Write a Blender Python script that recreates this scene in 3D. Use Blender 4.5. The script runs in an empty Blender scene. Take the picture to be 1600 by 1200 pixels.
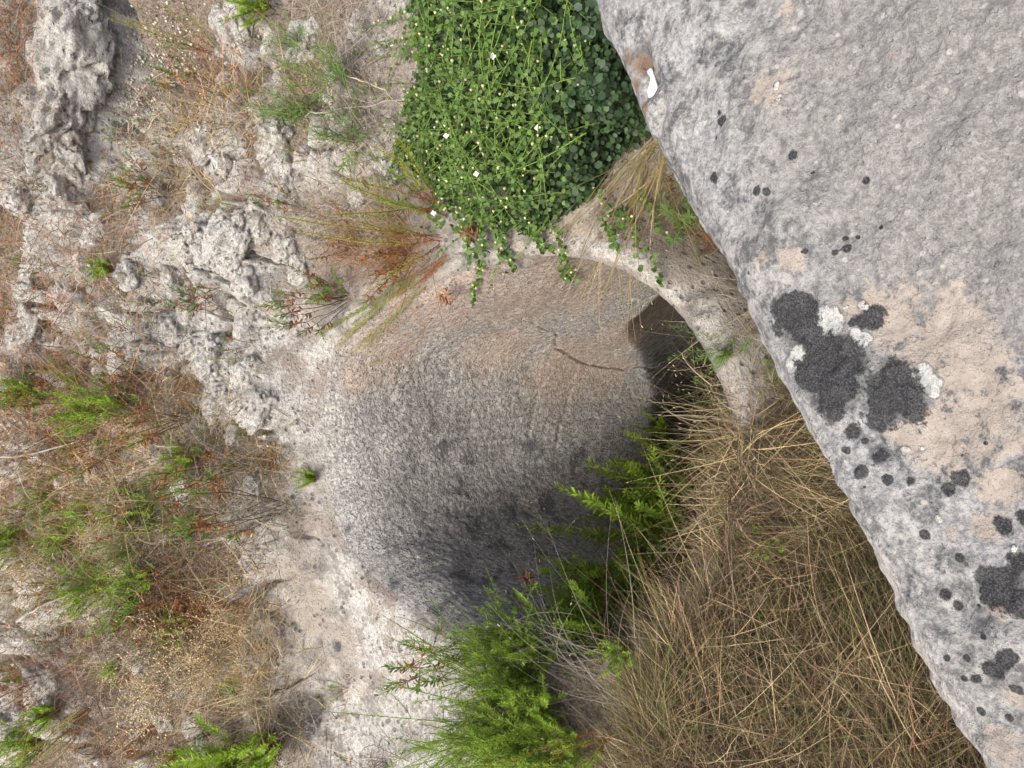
import bpy, bmesh, math, random, time
import numpy as np
from mathutils import Vector, Matrix
from mathutils.bvhtree import BVHTree
T0 = time.time()
rng = np.random.default_rng(11); random.seed(11)
R = math.radians
# ------------------------------------------------------------------ camera, sky, sun, exposure
sc = bpy.context.scene
Z0 = 2.2                                    # eye height above the datum
PITCH = R(42); FPX = 1155.0
FW = np.array([0, math.cos(PITCH), -math.sin(PITCH)])
DN = np.array([0, -math.sin(PITCH), -math.cos(PITCH)])
RT = np.array([1.0, 0, 0])
CAM = np.array([0, 0, Z0])
cd = bpy.data.cameras.new('camera'); cam = bpy.data.objects.new('camera', cd)
sc.collection.objects.link(cam); sc.camera = cam
cd.lens = 26.0; cd.sensor_width = 36; cd.clip_start = 0.05; cd.clip_end = 2000
M = Matrix(((DN[0], RT[0], -FW[0], 0), (DN[1], RT[1], -FW[1], 0), (DN[2], RT[2], -FW[2], Z0), (0, 0, 0, 1)))
cam.matrix_world = M                        # the phone was held on its side
w = bpy.data.worlds.new('World'); sc.world = w; w.use_nodes = True
nt = w.node_tree; nt.nodes.clear()
sky = nt.nodes.new('ShaderNodeTexSky'); sky.sky_type = 'NISHITA'; sky.sun_disc = False
SUN_EL, SUN_AZ = R(60), R(228)               # azimuth from +Y towards +X
sky.sun_elevation = SUN_EL; sky.sun_rotation = SUN_AZ
sky.dust_density = 6; sky.air_density = 0.7; sky.ozone_density = 0.4
bg = nt.nodes.new('ShaderNodeBackground'); bg.inputs[1].default_value = 0.135
wo = nt.nodes.new('ShaderNodeOutputWorld')
nt.links.new(sky.outputs[0], bg.inputs[0]); nt.links.new(bg.outputs[0], wo.inputs[0])
sl = bpy.data.lights.new('sun', 'SUN'); sl.energy = 1.5; sl.angle = R(15); sl.color = (1, 0.985, 0.90)
so = bpy.data.objects.new('sun', sl); sc.collection.objects.link(so)
sd = Vector((math.sin(SUN_AZ) * math.cos(SUN_EL), math.cos(SUN_AZ) * math.cos(SUN_EL), math.sin(SUN_EL)))
so.rotation_euler = sd.to_track_quat('Z', 'Y').to_euler(); so.location = sd * 30
sc.view_settings.view_transform = 'Standard'; sc.view_settings.look = 'None'
sc.view_settings.exposure = 0.9; sc.view_settings.gamma = 1; sc.view_settings.use_curve_mapping = False
sc.render.engine = 'CYCLES'; sc.cycles.use_denoising = True; sc.cycles.denoising_prefilter = 'ACCURATE'; sc.cycles.denoising_input_passes = 'RGB_ALBEDO_NORMAL'; sc.cycles.max_bounces = 5; sc.cycles.diffuse_bounces = 3
COL = sc.collection

# ------------------------------------------------------------------ noise
_p = rng.permutation(256); PERM = np.concatenate([_p, _p, _p])
_g = rng.normal(size=(256, 3)); GR = _g / np.linalg.norm(_g, axis=1)[:, None]
def perlin(P):
    P = np.asarray(P, float); I = np.floor(P).astype(int); F = P - I; I &= 255
    U = F * F * F * (F * (F * 6 - 15) + 10); out = 0
    for dx in (0, 1):
        wx = U[:, 0] if dx else 1 - U[:, 0]
        for dy in (0, 1):
            wy = U[:, 1] if dy else 1 - U[:, 1]
            for dz in (0, 1):
                wz = U[:, 2] if dz else 1 - U[:, 2]
                h = PERM[PERM[PERM[(I[:, 0] + dx) & 255] + ((I[:, 1] + dy) & 255)] + ((I[:, 2] + dz) & 255)]
                g = GR[h]
                out = out + wx * wy * wz * (g[:, 0] * (F[:, 0] - dx) + g[:, 1] * (F[:, 1] - dy) + g[:, 2] * (F[:, 2] - dz))
    return out * 1.5
def fbm(P, s, o=4, gain=.5):
    a, t, P = 1.0, 0, P * s
    for i in range(o):
        t = t + a * perlin(P + 17.3 * i); a *= gain; P = P * 2.03
    return t
def ridged(P, s, o=3):
    a, t, P = 1.0, 0, P * s
    for i in range(o):
        t = t + a * (1 - 2 * np.abs(perlin(P + 9.1 * i))); a *= .5; P = P * 2.1
    return t
RND = rng.random((256, 3))
def cells(P):
    """2-D cellular noise: distance to the nearest point, second nearest, random value"""
    X = P[:, 0]; Y = P[:, 1]; ix = np.floor(X).astype(int); iy = np.floor(Y).astype(int)
    f1 = np.full(len(X), 9.0); f2 = f1.copy(); v = np.zeros(len(X))
    for dx in (-1, 0, 1):
        for dy in (-1, 0, 1):
            h = PERM[PERM[(ix + dx) & 255] + ((iy + dy) & 255)]
            d = np.hypot(ix + dx + RND[h, 0] - X, iy + dy + RND[h, 1] - Y)
            m = d < f1
            f2 = np.where(m, f1, np.minimum(f2, d)); v = np.where(m, RND[h, 2], v); f1 = np.where(m, d, f1)
    return f1, f2, v
def sst(a, b, x):
    t = np.clip((x - a) / (b - a), 0, 1); return t * t * (3 - 2 * t)

# ------------------------------------------------------------------ helpers
def ray(px, py):
    d = FW + DN * ((px - 800) / FPX) + RT * ((600 - py) / FPX)
    return d / np.linalg.norm(d)
def topix(P):
    """where world points fall, in photograph pixels (used to choose plant density only)"""
    Q = np.asarray(P) - CAM; z = Q @ FW; z = np.where(z < .05, .05, z)
    return 800 + FPX * (Q @ DN) / z, 600 - FPX * (Q @ RT) / z
def mesh_np(name, V, faces, mat, parent=None, smooth=True, fcol=None, attrs=None):
    """faces: list of integer arrays (n,3) or (n,4)"""
    me = bpy.data.meshes.new(name); V = np.ascontiguousarray(V, dtype=np.float32)
    faces = [np.asarray(f, dtype=np.int32) for f in faces if len(f)]
    me.vertices.add(len(V)); me.vertices.foreach_set('co', V.ravel())
    loops = np.concatenate([f.ravel() for f in faces])
    sizes = np.concatenate([np.full(len(f), f.shape[1], np.int32) for f in faces])
    starts = np.concatenate([[0], np.cumsum(sizes)[:-1]]).astype(np.int32)
    me.loops.add(len(loops)); me.loops.foreach_set('vertex_index', loops)
    me.polygons.add(len(sizes)); me.polygons.foreach_set('loop_start', starts)
    if smooth: me.polygons.foreach_set('use_smooth', np.ones(len(sizes), bool))
    if fcol is not None:
        a = me.color_attributes.new('F', 'FLOAT_COLOR', 'POINT')
        C = np.ones((len(V), 4), np.float32); C[:, :fcol.shape[1]] = fcol
        a.data.foreach_set('color', C.ravel())
    for k, v in (attrs or {}).items():
        a = me.attributes.new(k, 'FLOAT_VECTOR', 'POINT')
        a.data.foreach_set('vector', np.ascontiguousarray(v, dtype=np.float32).ravel())
    me.update(calc_edges=True); me.materials.append(mat)
    o = bpy.data.objects.new(name, me); COL.objects.link(o)
    if parent: o.parent = parent
    return o
def empty(name, loc, label, cat, group=None):
    o = bpy.data.objects.new(name, None); COL.objects.link(o); o.location = loc; o.empty_display_size = .05
    tag(o, label, cat, group); return o
def tag(o, label=None, cat=None, group=None, kind=None):
    for k, v in (('label', label), ('category', cat), ('group', group), ('kind', kind)):
        if v: o[k] = v
    return o

# ------------------------------------------------------------------ materials
class NT:
    def __init__(s, name):
        s.m = bpy.data.materials.new(name); s.m.use_nodes = True; s.t = s.m.node_tree; s.t.nodes.clear()
        s.out = s.n('ShaderNodeOutputMaterial'); s.b = s.n('ShaderNodeBsdfPrincipled')
        s.l(s.b.outputs[0], s.out.inputs[0])
    def n(s, t, **k):
        x = s.t.nodes.new(t)
        for a, v in k.items(): setattr(x, a, v)
        return x
    def l(s, a, b): s.t.links.new(a, b)
    def put(s, sock, v):
        if hasattr(v, 'is_output'): s.l(v, sock)
        elif v is not None:
            if isinstance(v, tuple) and len(v) == 3 and sock.type == 'RGBA': v = v + (1,)
            sock.default_value = v
    def math(s, op, a, b=None, c=None, clamp=False):
        x = s.n('ShaderNodeMath', operation=op, use_clamp=clamp)
        for i, v in enumerate((a, b, c)): s.put(x.inputs[i], v)
        return x.outputs[0]
    def mix(s, f, a, b, mode='MIX'):
        x = s.n('ShaderNodeMix', data_type='RGBA', blend_type=mode)
        s.put(x.inputs[0], f); s.put(x.inputs[6], a); s.put(x.inputs[7], b); return x.outputs[2]
    def noise(s, vec, scale, det=4, rough=.6, dist=0):
        x = s.n('ShaderNodeTexNoise'); s.put(x.inputs['Vector'], vec)
        x.inputs['Scale'].default_value = scale; x.inputs['Detail'].default_value = det
        x.inputs['Roughness'].default_value = rough; x.inputs['Distortion'].default_value = dist
        return x.outputs['Fac']
    def vor(s, vec, scale, feat='F1', rand=1):
        x = s.n('ShaderNodeTexVoronoi', feature=feat); s.put(x.inputs['Vector'], vec)
        x.inputs['Scale'].default_value = scale; x.inputs['Randomness'].default_value = rand
        return x.outputs['Distance']
    def ss(s, v, a, b, lo=0, hi=1):
        x = s.n('ShaderNodeMapRange', interpolation_type='SMOOTHSTEP'); s.put(x.inputs[0], v)
        x.inputs[1].default_value = a; x.inputs[2].default_value = b; x.inputs[3].default_value = lo; x.inputs[4].default_value = hi
        return x.outputs[0]
    def bump(s, h, dist, strength=1, prev=None):
        x = s.n('ShaderNodeBump'); x.inputs['Strength'].default_value = strength; x.inputs['Distance'].default_value = dist
        s.put(x.inputs['Height'], h)
        if prev is not None: s.l(prev, x.inputs['Normal'])
        return x.outputs[0]
def vscale(n, vec, sc3):
    x = n.n('ShaderNodeVectorMath', operation='MULTIPLY'); n.l(vec, x.inputs[0]); x.inputs[1].default_value = sc3; return x.outputs[0]

def slope_material():
    """weathered limestone; F: r dark crust and painted recess shade, g pale lichen, b tan bare stone, a soil and litter"""
    n = NT('weathered_limestone'); P = n.n('ShaderNodeNewGeometry').outputs['Position']
    at = n.n('ShaderNodeAttribute', attribute_name='F'); sp = n.n('ShaderNodeSeparateColor'); n.l(at.outputs['Color'], sp.inputs[0])
    big = n.noise(P, 3, 5, .6); mid = n.noise(P, 14, 6, .65); fine = n.noise(P, 70, 5, .7); tiny = n.noise(P, 260, 3, .7)
    c = n.mix(n.ss(mid, .36, .62), (.27, .25, .225), (.64, .605, .55))
    c = n.mix(n.ss(big, .40, .62), c, n.mix(fine, (.29, .24, .20), (.50, .43, .37)))
    c = n.mix(n.ss(n.noise(P, 5.5, 4, .7), .52, .68), c, n.mix(fine, (.17, .165, .16), (.42, .405, .39)))
    k = n.math('ADD', mid, n.math('MULTIPLY', fine, .5))
    def msk(f, w=.5, e=.12): return n.ss(n.math('ADD', f, n.math('MULTIPLY', n.math('SUBTRACT', k, .75), w)), .5 - e, .5 + e)
    c = n.mix(msk(sp.outputs[2], 1.2, .25), c, n.mix(fine, (.36, .305, .25), (.60, .54, .46)))
    c = n.mix(msk(sp.outputs[1], 1.6, .2), c, n.mix(n.ss(fine, .35, .6), (.45, .44, .41), (.74, .715, .665)))
    soil = n.mix(n.ss(fine, .3, .7), (.12, .09, .065), (.38, .30, .225))
    soil = n.mix(n.ss(tiny, .56, .70), soil, (.38, .32, .25))
    c = n.mix(msk(at.outputs['Alpha'], 1.3, .15), c, soil)
    # little round black lichens and pin holes
    v1 = n.vor(P, 55); gate = n.ss(n.noise(P, 6, 2), .50, .58)
    dots = n.math('MULTIPLY', n.ss(v1, .20, .15), gate)
    v2 = n.vor(P, 120); dots2 = n.math('MULTIPLY', n.ss(v2, .22, .14), n.ss(n.noise(P, 11, 2), .50, .6))
    c = n.mix(n.math('MULTIPLY', n.math('MAXIMUM', dots, dots2), .85), c, (.035, .034, .034))
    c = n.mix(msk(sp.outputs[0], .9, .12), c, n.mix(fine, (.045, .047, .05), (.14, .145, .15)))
    c = n.mix(n.math('MULTIPLY', n.ss(tiny, .45, .7), .35), c, (.66, .64, .60))
    n.put(n.b.inputs['Base Color'], c); n.b.inputs['Roughness'].default_value = .93
    n.b.inputs['Specular IOR Level'].default_value = .15
    b = n.bump(mid, .05, 1); b = n.bump(n.math('SUBTRACT', fine, n.math('MULTIPLY', dots2, .5)), .02, 1, b)
    holes = n.math('MULTIPLY', n.ss(n.vor(P, 30), .30, .12), n.ss(n.noise(P, 8, 3), .46, .56))
    c2 = n.mix(n.math('MULTIPLY', holes, .55), c, (.09, .08, .07)); n.put(n.b.inputs['Base Color'], c2)
    b = n.bump(n.math('MULTIPLY', holes, -1), .018, 1, b)
    b = n.bump(tiny, .003, .8, b); n.l(b, n.b.inputs['Normal'])
    return n.m
def bowl_material():
    """pick-dressed stone; F: r dark algae and painted floor shade, g pale lichen grit, b warm bare stone, a grey"""
    n = NT('dressed_stone'); P = n.n('ShaderNodeNewGeometry').outputs['Position']
    at = n.n('ShaderNodeAttribute', attribute_name='F'); sp = n.n('ShaderNodeSeparateColor'); n.l(at.outputs['Color'], sp.inputs[0])
    ch = n.n('ShaderNodeAttribute', attribute_name='tool').outputs['Vector']
    st = n.noise(vscale(n, ch, (66, 88, 1)), 1, 4, .62, 1.0)
    st2 = n.noise(vscale(n, ch, (140, 175, 1)), 1, 3, .6, .6)
    big = n.noise(P, 3.2, 4, .6); mid = n.noise(P, 17, 5, .65); fine = n.noise(P, 90, 5, .7); grit = n.noise(P, 240, 3, .7)
    k = n.math('ADD', mid, n.math('MULTIPLY', fine, .5))
    def msk(f, w=.5, e=.12): return n.ss(n.math('ADD', f, n.math('MULTIPLY', n.math('SUBTRACT', k, .75), w)), .5 - e, .5 + e)
    warm = n.mix(n.ss(st, .33, .66), (.235, .19, .155), (.45, .375, .315))
    grey = n.mix(n.ss(st, .36, .66), (.165, .161, .153), (.43, .415, .39))
    c = n.mix(msk(sp.outputs[2], .7, .3), grey, warm)
    c = n.mix(msk(sp.outputs[1], 2.0, .2), c, n.mix(n.ss(fine, .4, .6), (.21, .205, .195), (.52, .50, .46)))
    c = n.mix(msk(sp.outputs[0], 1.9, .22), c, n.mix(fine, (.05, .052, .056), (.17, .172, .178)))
    c = n.mix(n.math('MULTIPLY', n.ss(grit, .55, .72), .35), c, (.55, .50, .45))
    c = n.mix(n.math('MULTIPLY', n.ss(n.vor(P, 60), .17, .12), n.math('MULTIPLY', n.ss(big, .48, .55), .8)), c, (.05, .05, .05))
    pits = n.math('MULTIPLY', n.ss(n.vor(P, 85), .32, .12), n.ss(n.noise(P, 20, 3), .42, .55)); c = n.mix(n.math('MULTIPLY', pits, .45), c, (.07, .065, .06))
    n.put(n.b.inputs['Base Color'], c); n.b.inputs['Roughness'].default_value = .95; n.b.inputs['Specular IOR Level'].default_value = .12
    b = n.bump(mid, .010, .6); b = n.bump(st, .009, .9, b); b = n.bump(n.math('MULTIPLY', pits, -1), .006, 1, b); b = n.bump(st2, .006, .9, b); b = n.bump(grit, .0025, .9, b)
    n.l(b, n.b.inputs['Normal']); return n.m
def boulder_material():
    """F: r black lichen, g white lichen, b tan bare patch, a paler edge"""
    n = NT('lichened_boulder_stone'); P = n.n('ShaderNodeNewGeometry').outputs['Position']
    at = n.n('ShaderNodeAttribute', attribute_name='F'); sp = n.n('ShaderNodeSeparateColor'); n.l(at.outputs['Color'], sp.inputs[0])
    at2 = n.n('ShaderNodeAttribute', attribute_name='G').outputs['Vector']; s2 = n.n('ShaderNodeSeparateXYZ'); n.l(at2, s2.inputs[0])
    big = n.noise(P, 7, 5, .62); mid = n.noise(P, 28, 6, .7); fine = n.noise(P, 110, 6, .75); tiny = n.noise(P, 420, 3, .75)
    k = n.math('ADD', mid, n.math('MULTIPLY', fine, .6))
    def msk(f, w=.5, e=.12): return n.ss(n.math('ADD', f, n.math('MULTIPLY', n.math('SUBTRACT', k, .8), w)), .5 - e, .5 + e)
    smooth_g = n.mix(n.ss(n.math('ADD', fine, n.math('MULTIPLY', tiny, .6)), .62, 1.05), (.205, .20, .19), (.43, .418, .395))
    mott = n.mix(n.ss(n.math('ADD', mid, n.math('MULTIPLY', fine, .7)), .68, 1.0), (.145, .147, .145), (.47, .462, .44))
    mott = n.mix(n.ss(n.noise(P, 12, 5, .7), .50, .62), mott, n.mix(n.ss(fine, .4, .62), (.08, .083, .09), (.32, .32, .32)))
    mott = n.mix(n.ss(big, .52, .62), mott, n.mix(n.ss(fine, .34, .66), (.23, .23, .23), (.50, .495, .48)))
    c = n.mix(msk(s2.outputs[0], .8, .25), mott, smooth_g)                 # x: smooth grey area
    c = n.mix(n.ss(n.vor(P, 34), .16, .08), c, n.mix(.5, c, (.68, .62, .56)))  # pale shell grit
    c = n.mix(msk(sp.outputs[2], 2.2, .13), c, n.mix(n.ss(n.math('ADD', mid, n.math('MULTIPLY', fine, .4)), .5, .9), (.34, .295, .25), (.47, .415, .36)))
    c = n.mix(msk(s2.outputs[1], 1.6, .3), c, n.mix(fine, (.16, .10, .07), (.32, .24, .18)))   # y: rusty hollow
    c = n.mix(msk(at.outputs['Alpha'], .9, .25), c, n.mix(n.ss(fine, .35, .62), (.42, .39, .35), (.64, .61, .565)))
    c = n.mix(msk(sp.outputs[1], .9, .07), c, n.mix(n.ss(fine, .35, .6), (.36, .37, .35), (.58, .585, .55)))
    dk = n.mix(n.ss(n.math('ADD', tiny, n.math('MULTIPLY', mid, .4)), .62, .9), (.032, .033, .036), (.13, .13, .128))
    v1 = n.vor(P, 42); dots = n.math('MULTIPLY', n.ss(v1, .16, .12), n.ss(n.math('ADD', n.noise(P, 9, 2), s2.outputs[2]), .62, .68))
    c = n.mix(dots, c, dk)
    mk = msk(n.math('ADD', sp.outputs[0], n.math('MULTIPLY', n.math('SUBTRACT', n.noise(P, 60, 4, .7), .5), .30)), 1.5, .09); mw = msk(sp.outputs[1], .9, .07); c = n.mix(n.math('MULTIPLY', mk, n.ss(mid, .28, .44, .55, 1)), c, dk)
    n.put(n.b.inputs['Base Color'], c); n.b.inputs['Roughness'].default_value = .92; n.b.inputs['Specular IOR Level'].default_value = .18
    b = n.bump(n.math('MAXIMUM', mk, mw), .0018, .8); b = n.bump(n.noise(P, 13, 5, .65), .018, .8, b); b = n.bump(mid, .011, 1, b); b = n.bump(fine, .005, 1, b); b = n.bump(n.math('MULTIPLY', n.ss(n.vor(P, 75), .25, .1), -1), .0025, .7, b); b = n.bump(tiny, .0012, .9, b)
    n.l(b, n.b.inputs['Normal']); return n.m
def plant_material(name, rough=.6, trans=.25, spec=.3):
    n = NT(name); at = n.n('ShaderNodeAttribute', attribute_name='F').outputs['Color']
    P = n.n('ShaderNodeNewGeometry').outputs['Position']
    c = n.mix(n.noise(P, 120, 3), n.mix(1.0, at, (.7, .7, .7), 'MULTIPLY'), n.mix(1.0, at, (1.3, 1.3, 1.25), 'MULTIPLY'))
    n.put(n.b.inputs['Base Color'], c); n.b.inputs['Roughness'].default_value = rough; n.b.inputs['Specular IOR Level'].default_value = spec
    if trans:
        t = n.n('ShaderNodeBsdfTranslucent'); n.l(n.mix(1.0, c, (1.2, 1.3, .7), 'MULTIPLY'), t.inputs[0])
        m = n.n('ShaderNodeMixShader'); m.inputs[0].default_value = trans
        n.l(n.b.outputs[0], m.inputs[1]); n.l(t.outputs[0], m.inputs[2]); n.l(m.outputs[0], n.out.inputs[0])
    return n.m
M_SLOPE = slope_material(); M_BOWL = bowl_material(); M_BOULDER = boulder_material()
M_LEAF = plant_material('leaf_matte', .65, .3, .2); M_GLOSS = plant_material('leaf_waxy', .5, .15, .25)
M_DRY = plant_material('dry_stalk', .8, .12, .15); M_TWIG = plant_material('woody_stem', .85, 0, .15)

# ------------------------------------------------------------------ ground shape
_py = np.array([-60, -3, .2, .80, .98, 1.16, 2.66, 3.3, 4.2, 5.4, 7.5, 12, 25, 60, 400.])
_pz = np.array([-2.6, -2.3, -2.12, -2.08, -1.98, -1.85, -1.38, -1.03, -.47, .22, 1.2, 2.3, 3.5, 4.5, 6.])
_t = np.linspace(-60, 400, 46001); _z = np.interp(_t, _py, _pz)
_kk = np.exp(-np.linspace(-2.2, 2.2, 23) ** 2); _kk /= _kk.sum(); _z = np.convolve(np.pad(_z, 11, mode='edge'), _kk, 'valid')
def base(x, y):
    x = np.asarray(x, float); y = np.asarray(y, float)
    z = np.interp(y, _t, _z)
    z = z + .38 * sst(-.35, -1.1, x) * np.exp(-((y - .75) / .75) ** 2)        # grassy bank on the left
    z = z + .30 * sst(.45, 1.1, x) * np.exp(-((y - 1.5) / .7) ** 2)           # shoulder under the caper
    z = z + .05 * sst(3, 9, np.abs(x)) * np.sin(x * .8)
    return z + Z0
def hit_base(px, py):
    d = ray(px, py); t = .5
    for _ in range(4000):
        p = CAM + d * t
        if p[2] < base(p[0], p[1]): break
        t += .004
    return CAM + d * t
RIM = [(520, 540), (505, 620), (505, 700), (510, 770), (532, 840), (572, 890), (622, 932), (682, 975), (740, 1010), (830, 1030), (920, 1025),
       (1010, 980), (1085, 890), (1130, 790), (1146, 700), (1143, 655), (1130, 615), (1105, 560), (1064, 495), (1005, 443), (945, 412), (880, 400), (805, 403), (740, 420), (675, 448), (610, 478), (560, 505)]
rim = np.array([hit_base(*p) for p in RIM]); CX, CY = rim[:, 0].mean(), rim[:, 1].mean()
ang = np.arctan2(rim[:, 0] - CX, rim[:, 1] - CY)            # 0 = uphill
rad = np.hypot(rim[:, 0] - CX, rim[:, 1] - CY); o_ = np.argsort(ang); ang, rad = ang[o_], rad[o_]
AN = 1300
# angular density is doubled on the uphill side
_u = np.linspace(-math.pi, math.pi, 20001); _d = 1 + 1.1 * np.exp(-(_u / 1.15) ** 4)
_c = np.cumsum(_d); _c = (_c - _c[0]) / (_c[-1] - _c[0]); TH = np.interp(np.arange(AN) / AN, _c, _u)
RR = np.interp(TH, np.r_[ang - 2 * math.pi, ang, ang + 2 * math.pi], np.tile(rad, 3))
_k = np.exp(-np.linspace(-2, 2, 61) ** 2); _k /= _k.sum(); RR = np.convolve(np.r_[RR[-30:], RR, RR[:30]], _k, 'valid')
RR = RR + .006 * perlin(np.c_[np.cos(TH) * 6, np.sin(TH) * 6, TH * 0]) + .003 * perlin(np.c_[np.cos(TH) * 22, np.sin(TH) * 22, TH * 0])

W = lambda px, py: hit_base(px, py)
def blobfield(P, blobs, flat=False):
    """blobs: (world point, radius, aspect-x) -> 1 at the centre, .5 at the rim, 0 at 2 r"""
    f = np.zeros(len(P))
    for c, r in blobs:
        d = np.linalg.norm(P - c, axis=1) / r
        f = np.maximum(f, np.clip(1 - d * .5, 0, 1))
    return f

def relief(x, y, s=None):
    """surface relief of the slope above the smooth base, and how much soil lies there"""
    P = np.c_[x, y, np.zeros_like(x)]
    n1 = fbm(P, .9, 3); n2 = fbm(P + 40, 2.6, 3)
    wx = .10 * fbm(P + 5, 4, 3); wy = .10 * fbm(P + 25, 4, 3)
    rough = sst(2.55, 2.95, y + .12 * n2)                       # the broken ground uphill of the hollow
    rough = np.maximum(rough, .85 * sst(.45, .9, x) * sst(2.0, 2.5, y))
    # ledges: bedding steps that run across the slope
    q = (y + .28 * n1 + .10 * n2) / .52
    fr = q - np.floor(q)
    led = sst(.0, .30, fr) - fr * .95 - .1
    # rounded knobs
    f1, f2, v = cells(np.c_[(x + wx * 1.6) * 2.3, (y + wy * 1.6) * 3.9]); knob = np.sqrt(np.clip(1 - (f1 / .72) ** 2, 0, 1)) * (v > .28) * (.35 + .7 * v) * sst(0, .12, f2 - f1)
    g1, g2, u = cells(np.c_[(x + wx * .6) * 9 + 3, (y + wy * .6) * 11]); kn2 = np.sqrt(np.clip(1 - (g1 / .75) ** 2, 0, 1)) * (u > .35) * sst(0, .1, g2 - g1)
    body = .14 * led + .12 * knob * (.4 + .6 * sst(-.3, .3, n2 + .2)) + .022 * kn2 * sst(-.1, .5, n1 + n2) - .05 * np.exp(-(f2 - f1) / .06) - .02 * np.exp(-(g2 - g1) / .07)
    bil = np.abs(perlin(P * 6.5)) + .5 * np.abs(perlin(P * 14 + 3)) + .25 * np.abs(perlin(P * 30 + 8))
    body = body + .050 * bil - .02 + .006 * fbm(P, 40, 2)
    h1, _, hv = cells(np.c_[x * 19, y * 22]); body = body - .018 * sst(.36, .12, h1) * (hv > .45)
    soilh = .035 + .02 * n2
    soil = sst(.05, -.03, body - soilh) * rough
    global pale; pale = sst(.0, .07, body - soilh) * rough
    body = np.where(body < soilh, soilh - (soilh - body) * .25, body)
    calm = .02 * fbm(P, 2.2, 4) + .006 * ridged(P, 9, 3)
    z = rough * body + (1 - rough) * calm
    return z, soil, rough

# the sloping ground outside the hollow
s1 = 1 + np.r_[np.linspace(0, .06, 7), .06 + np.cumsum(np.linspace(.0105, .0125, 370))]
s2 = s1[-1] * np.exp(np.linspace(.03, math.log(500 / s1[-1]), 50))
S = np.r_[s1, s2]; NS = len(S)
X = CX + np.sin(TH)[None, :] * RR[None, :] * S[:, None]; Y = CY + np.cos(TH)[None, :] * RR[None, :] * S[:, None]
x, y = X.ravel(), Y.ravel(); ss_ = np.repeat(S, AN)
rz, soil, rough = relief(x, y)
nearb = y < 1.75
lip = sst(1.0, 1.10, ss_)
fade = np.where(nearb, sst(1.0, 1.35, ss_), sst(1.0, 1.16, ss_))
z = base(x, y) + rz * fade
z += .018 * (np.exp(-((ss_ - 1.06) / .05) ** 2))                             # slightly raised lip
z -= .012 * np.exp(-((ss_ - 1.0) / .012) ** 2)                               # worn, rounded edge
z -= .24 * sst(1.10, 1.30, ss_ + .03 * perlin(np.c_[x * 5, y * 5, x * 0])) * sst(1.55, 1.25, y) * sst(-.75, -.45, x) * sst(1.0, .6, x)   # ground falls behind the near lip
def dent(cx, cy, sx, sy, dep, rot=0, p=2):
    global z
    c, s = math.cos(rot), math.sin(rot); dx, dy = x - cx, y - cy
    e = (np.abs(c * dx + s * dy) / sx) ** p + (np.abs(-s * dx + c * dy) / sy) ** p
    z = z - dep * np.exp(-e)
def dentpx(px, py, sx, sy, dep, rot=0, p=2):
    q = W(px, py); dent(q[0], q[1], sx, sy, dep, rot, p)
# the overhung hollow and the bare earth patch, upper right of the slope
dentpx(168, 100, .45, .11, .42, -.1, 3); dentpx(265, 110, .40, .26, .10, 0, 2)
dentpx(105, 120, .50, .10, -.24, -.05, 3)                                   # the thick ledge above it
dentpx(95, 260, .22, .08, -.12); dentpx(330, 240, .12, .1, -.09); dentpx(420, 260, .18, .12, -.10); dentpx(365, 355, .2, .1, -.08)
dentpx(330, 600, .34, .14, -.12); dentpx(430, 600, .3, .12, -.06); dentpx(200, 460, .3, .08, -.08); dentpx(60, 560, .2, .06, -.10)
_in = np.exp(-(((x - W(215, 100)[0]) / .6) ** 2 + ((y - W(215, 100)[1]) / .35) ** 2)); _q = np.c_[x, y, x * 0]
z += _in * (.05 * np.abs(perlin(_q * 7)) + .03 * np.abs(perlin(_q * 15)) + .012 * np.abs(perlin(_q * 34)))
dentpx(425, 600, .03, .09, .07, .2, 2); dentpx(1080, 450, .035, .03, .05); dentpx(1095, 480, .02, .02, .03)
dentpx(480, 1105, .06, .05, .09, 0, 3); dentpx(520, 1070, .05, .03, .05)
V = np.c_[x, y, z]
F = np.zeros((len(V), 4))
pxs = lambda L: [(W(a, b), r) for a, b, r in L]
bpts = np.c_[x, y, base(x, y)]
F[:, 3] = np.maximum(soil, sst(1.45, 1.15, y) * .9 * sst(1.14, 1.24, ss_ + .03 * perlin(np.c_[x * 7, y * 7, x * 0])))
F[:, 3] = np.maximum(F[:, 3], blobfield(bpts, pxs([(240, 90, .26), (280, 20, .25), (220, 150, .16), (210, 60, .16)])))
F[:, 3] = np.where(blobfield(bpts, pxs([(105, 60, .2), (100, 130, .2), (90, 200, .12)])) > .5, 0, F[:, 3])
F[:, 3] = np.maximum(F[:, 3], .85 * blobfield(bpts, pxs([(1250, 1000, .7), (1050, 1000, .45), (900, 1080, .35)])))
F[:, 0] = blobfield(bpts, pxs([(165, -10, .08), (168, 30, .08), (165, 70, .08), (168, 110, .08), (160, 150, .07), (152, 185, .06), (500, 1100, .05), (530, 1010, .03)])) * .85  # dark strip under the ledge: shade of its recess painted in
F[:, 0] = np.maximum(F[:, 0], .50 * blobfield(bpts, pxs([(600, 1080, .1), (700, 1060, .1), (545, 960, .05), (640, 1160, .12), (680, 1130, .1), (490, 880, .06), (560, 1120, .05)])))
F[:, 1] = blobfield(bpts, pxs([(600, 1010, .16), (680, 1020, .14), (720, 1040, .1), (640, 960, .07), (560, 950, .10), (600, 1120, .2), (440, 520, .16), (420, 620, .22), (330, 640, .2), (480, 640, .12), (560, 1150, .2), (640, 1100, .22), (550, 900, .12), (660, 990, .1),
                               (600, 960, .07), (110, 80, .2), (90, 240, .15), (300, 230, .1), (420, 240, .14), (480, 300, .1), (1060, 520, .05), (1110, 600, .05), (1000, 450, .04),
                               (360, 470, .15), (500, 560, .08), (620, 1180, .2), (700, 1080, .12), (370, 350, .1)])) * .72
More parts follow.
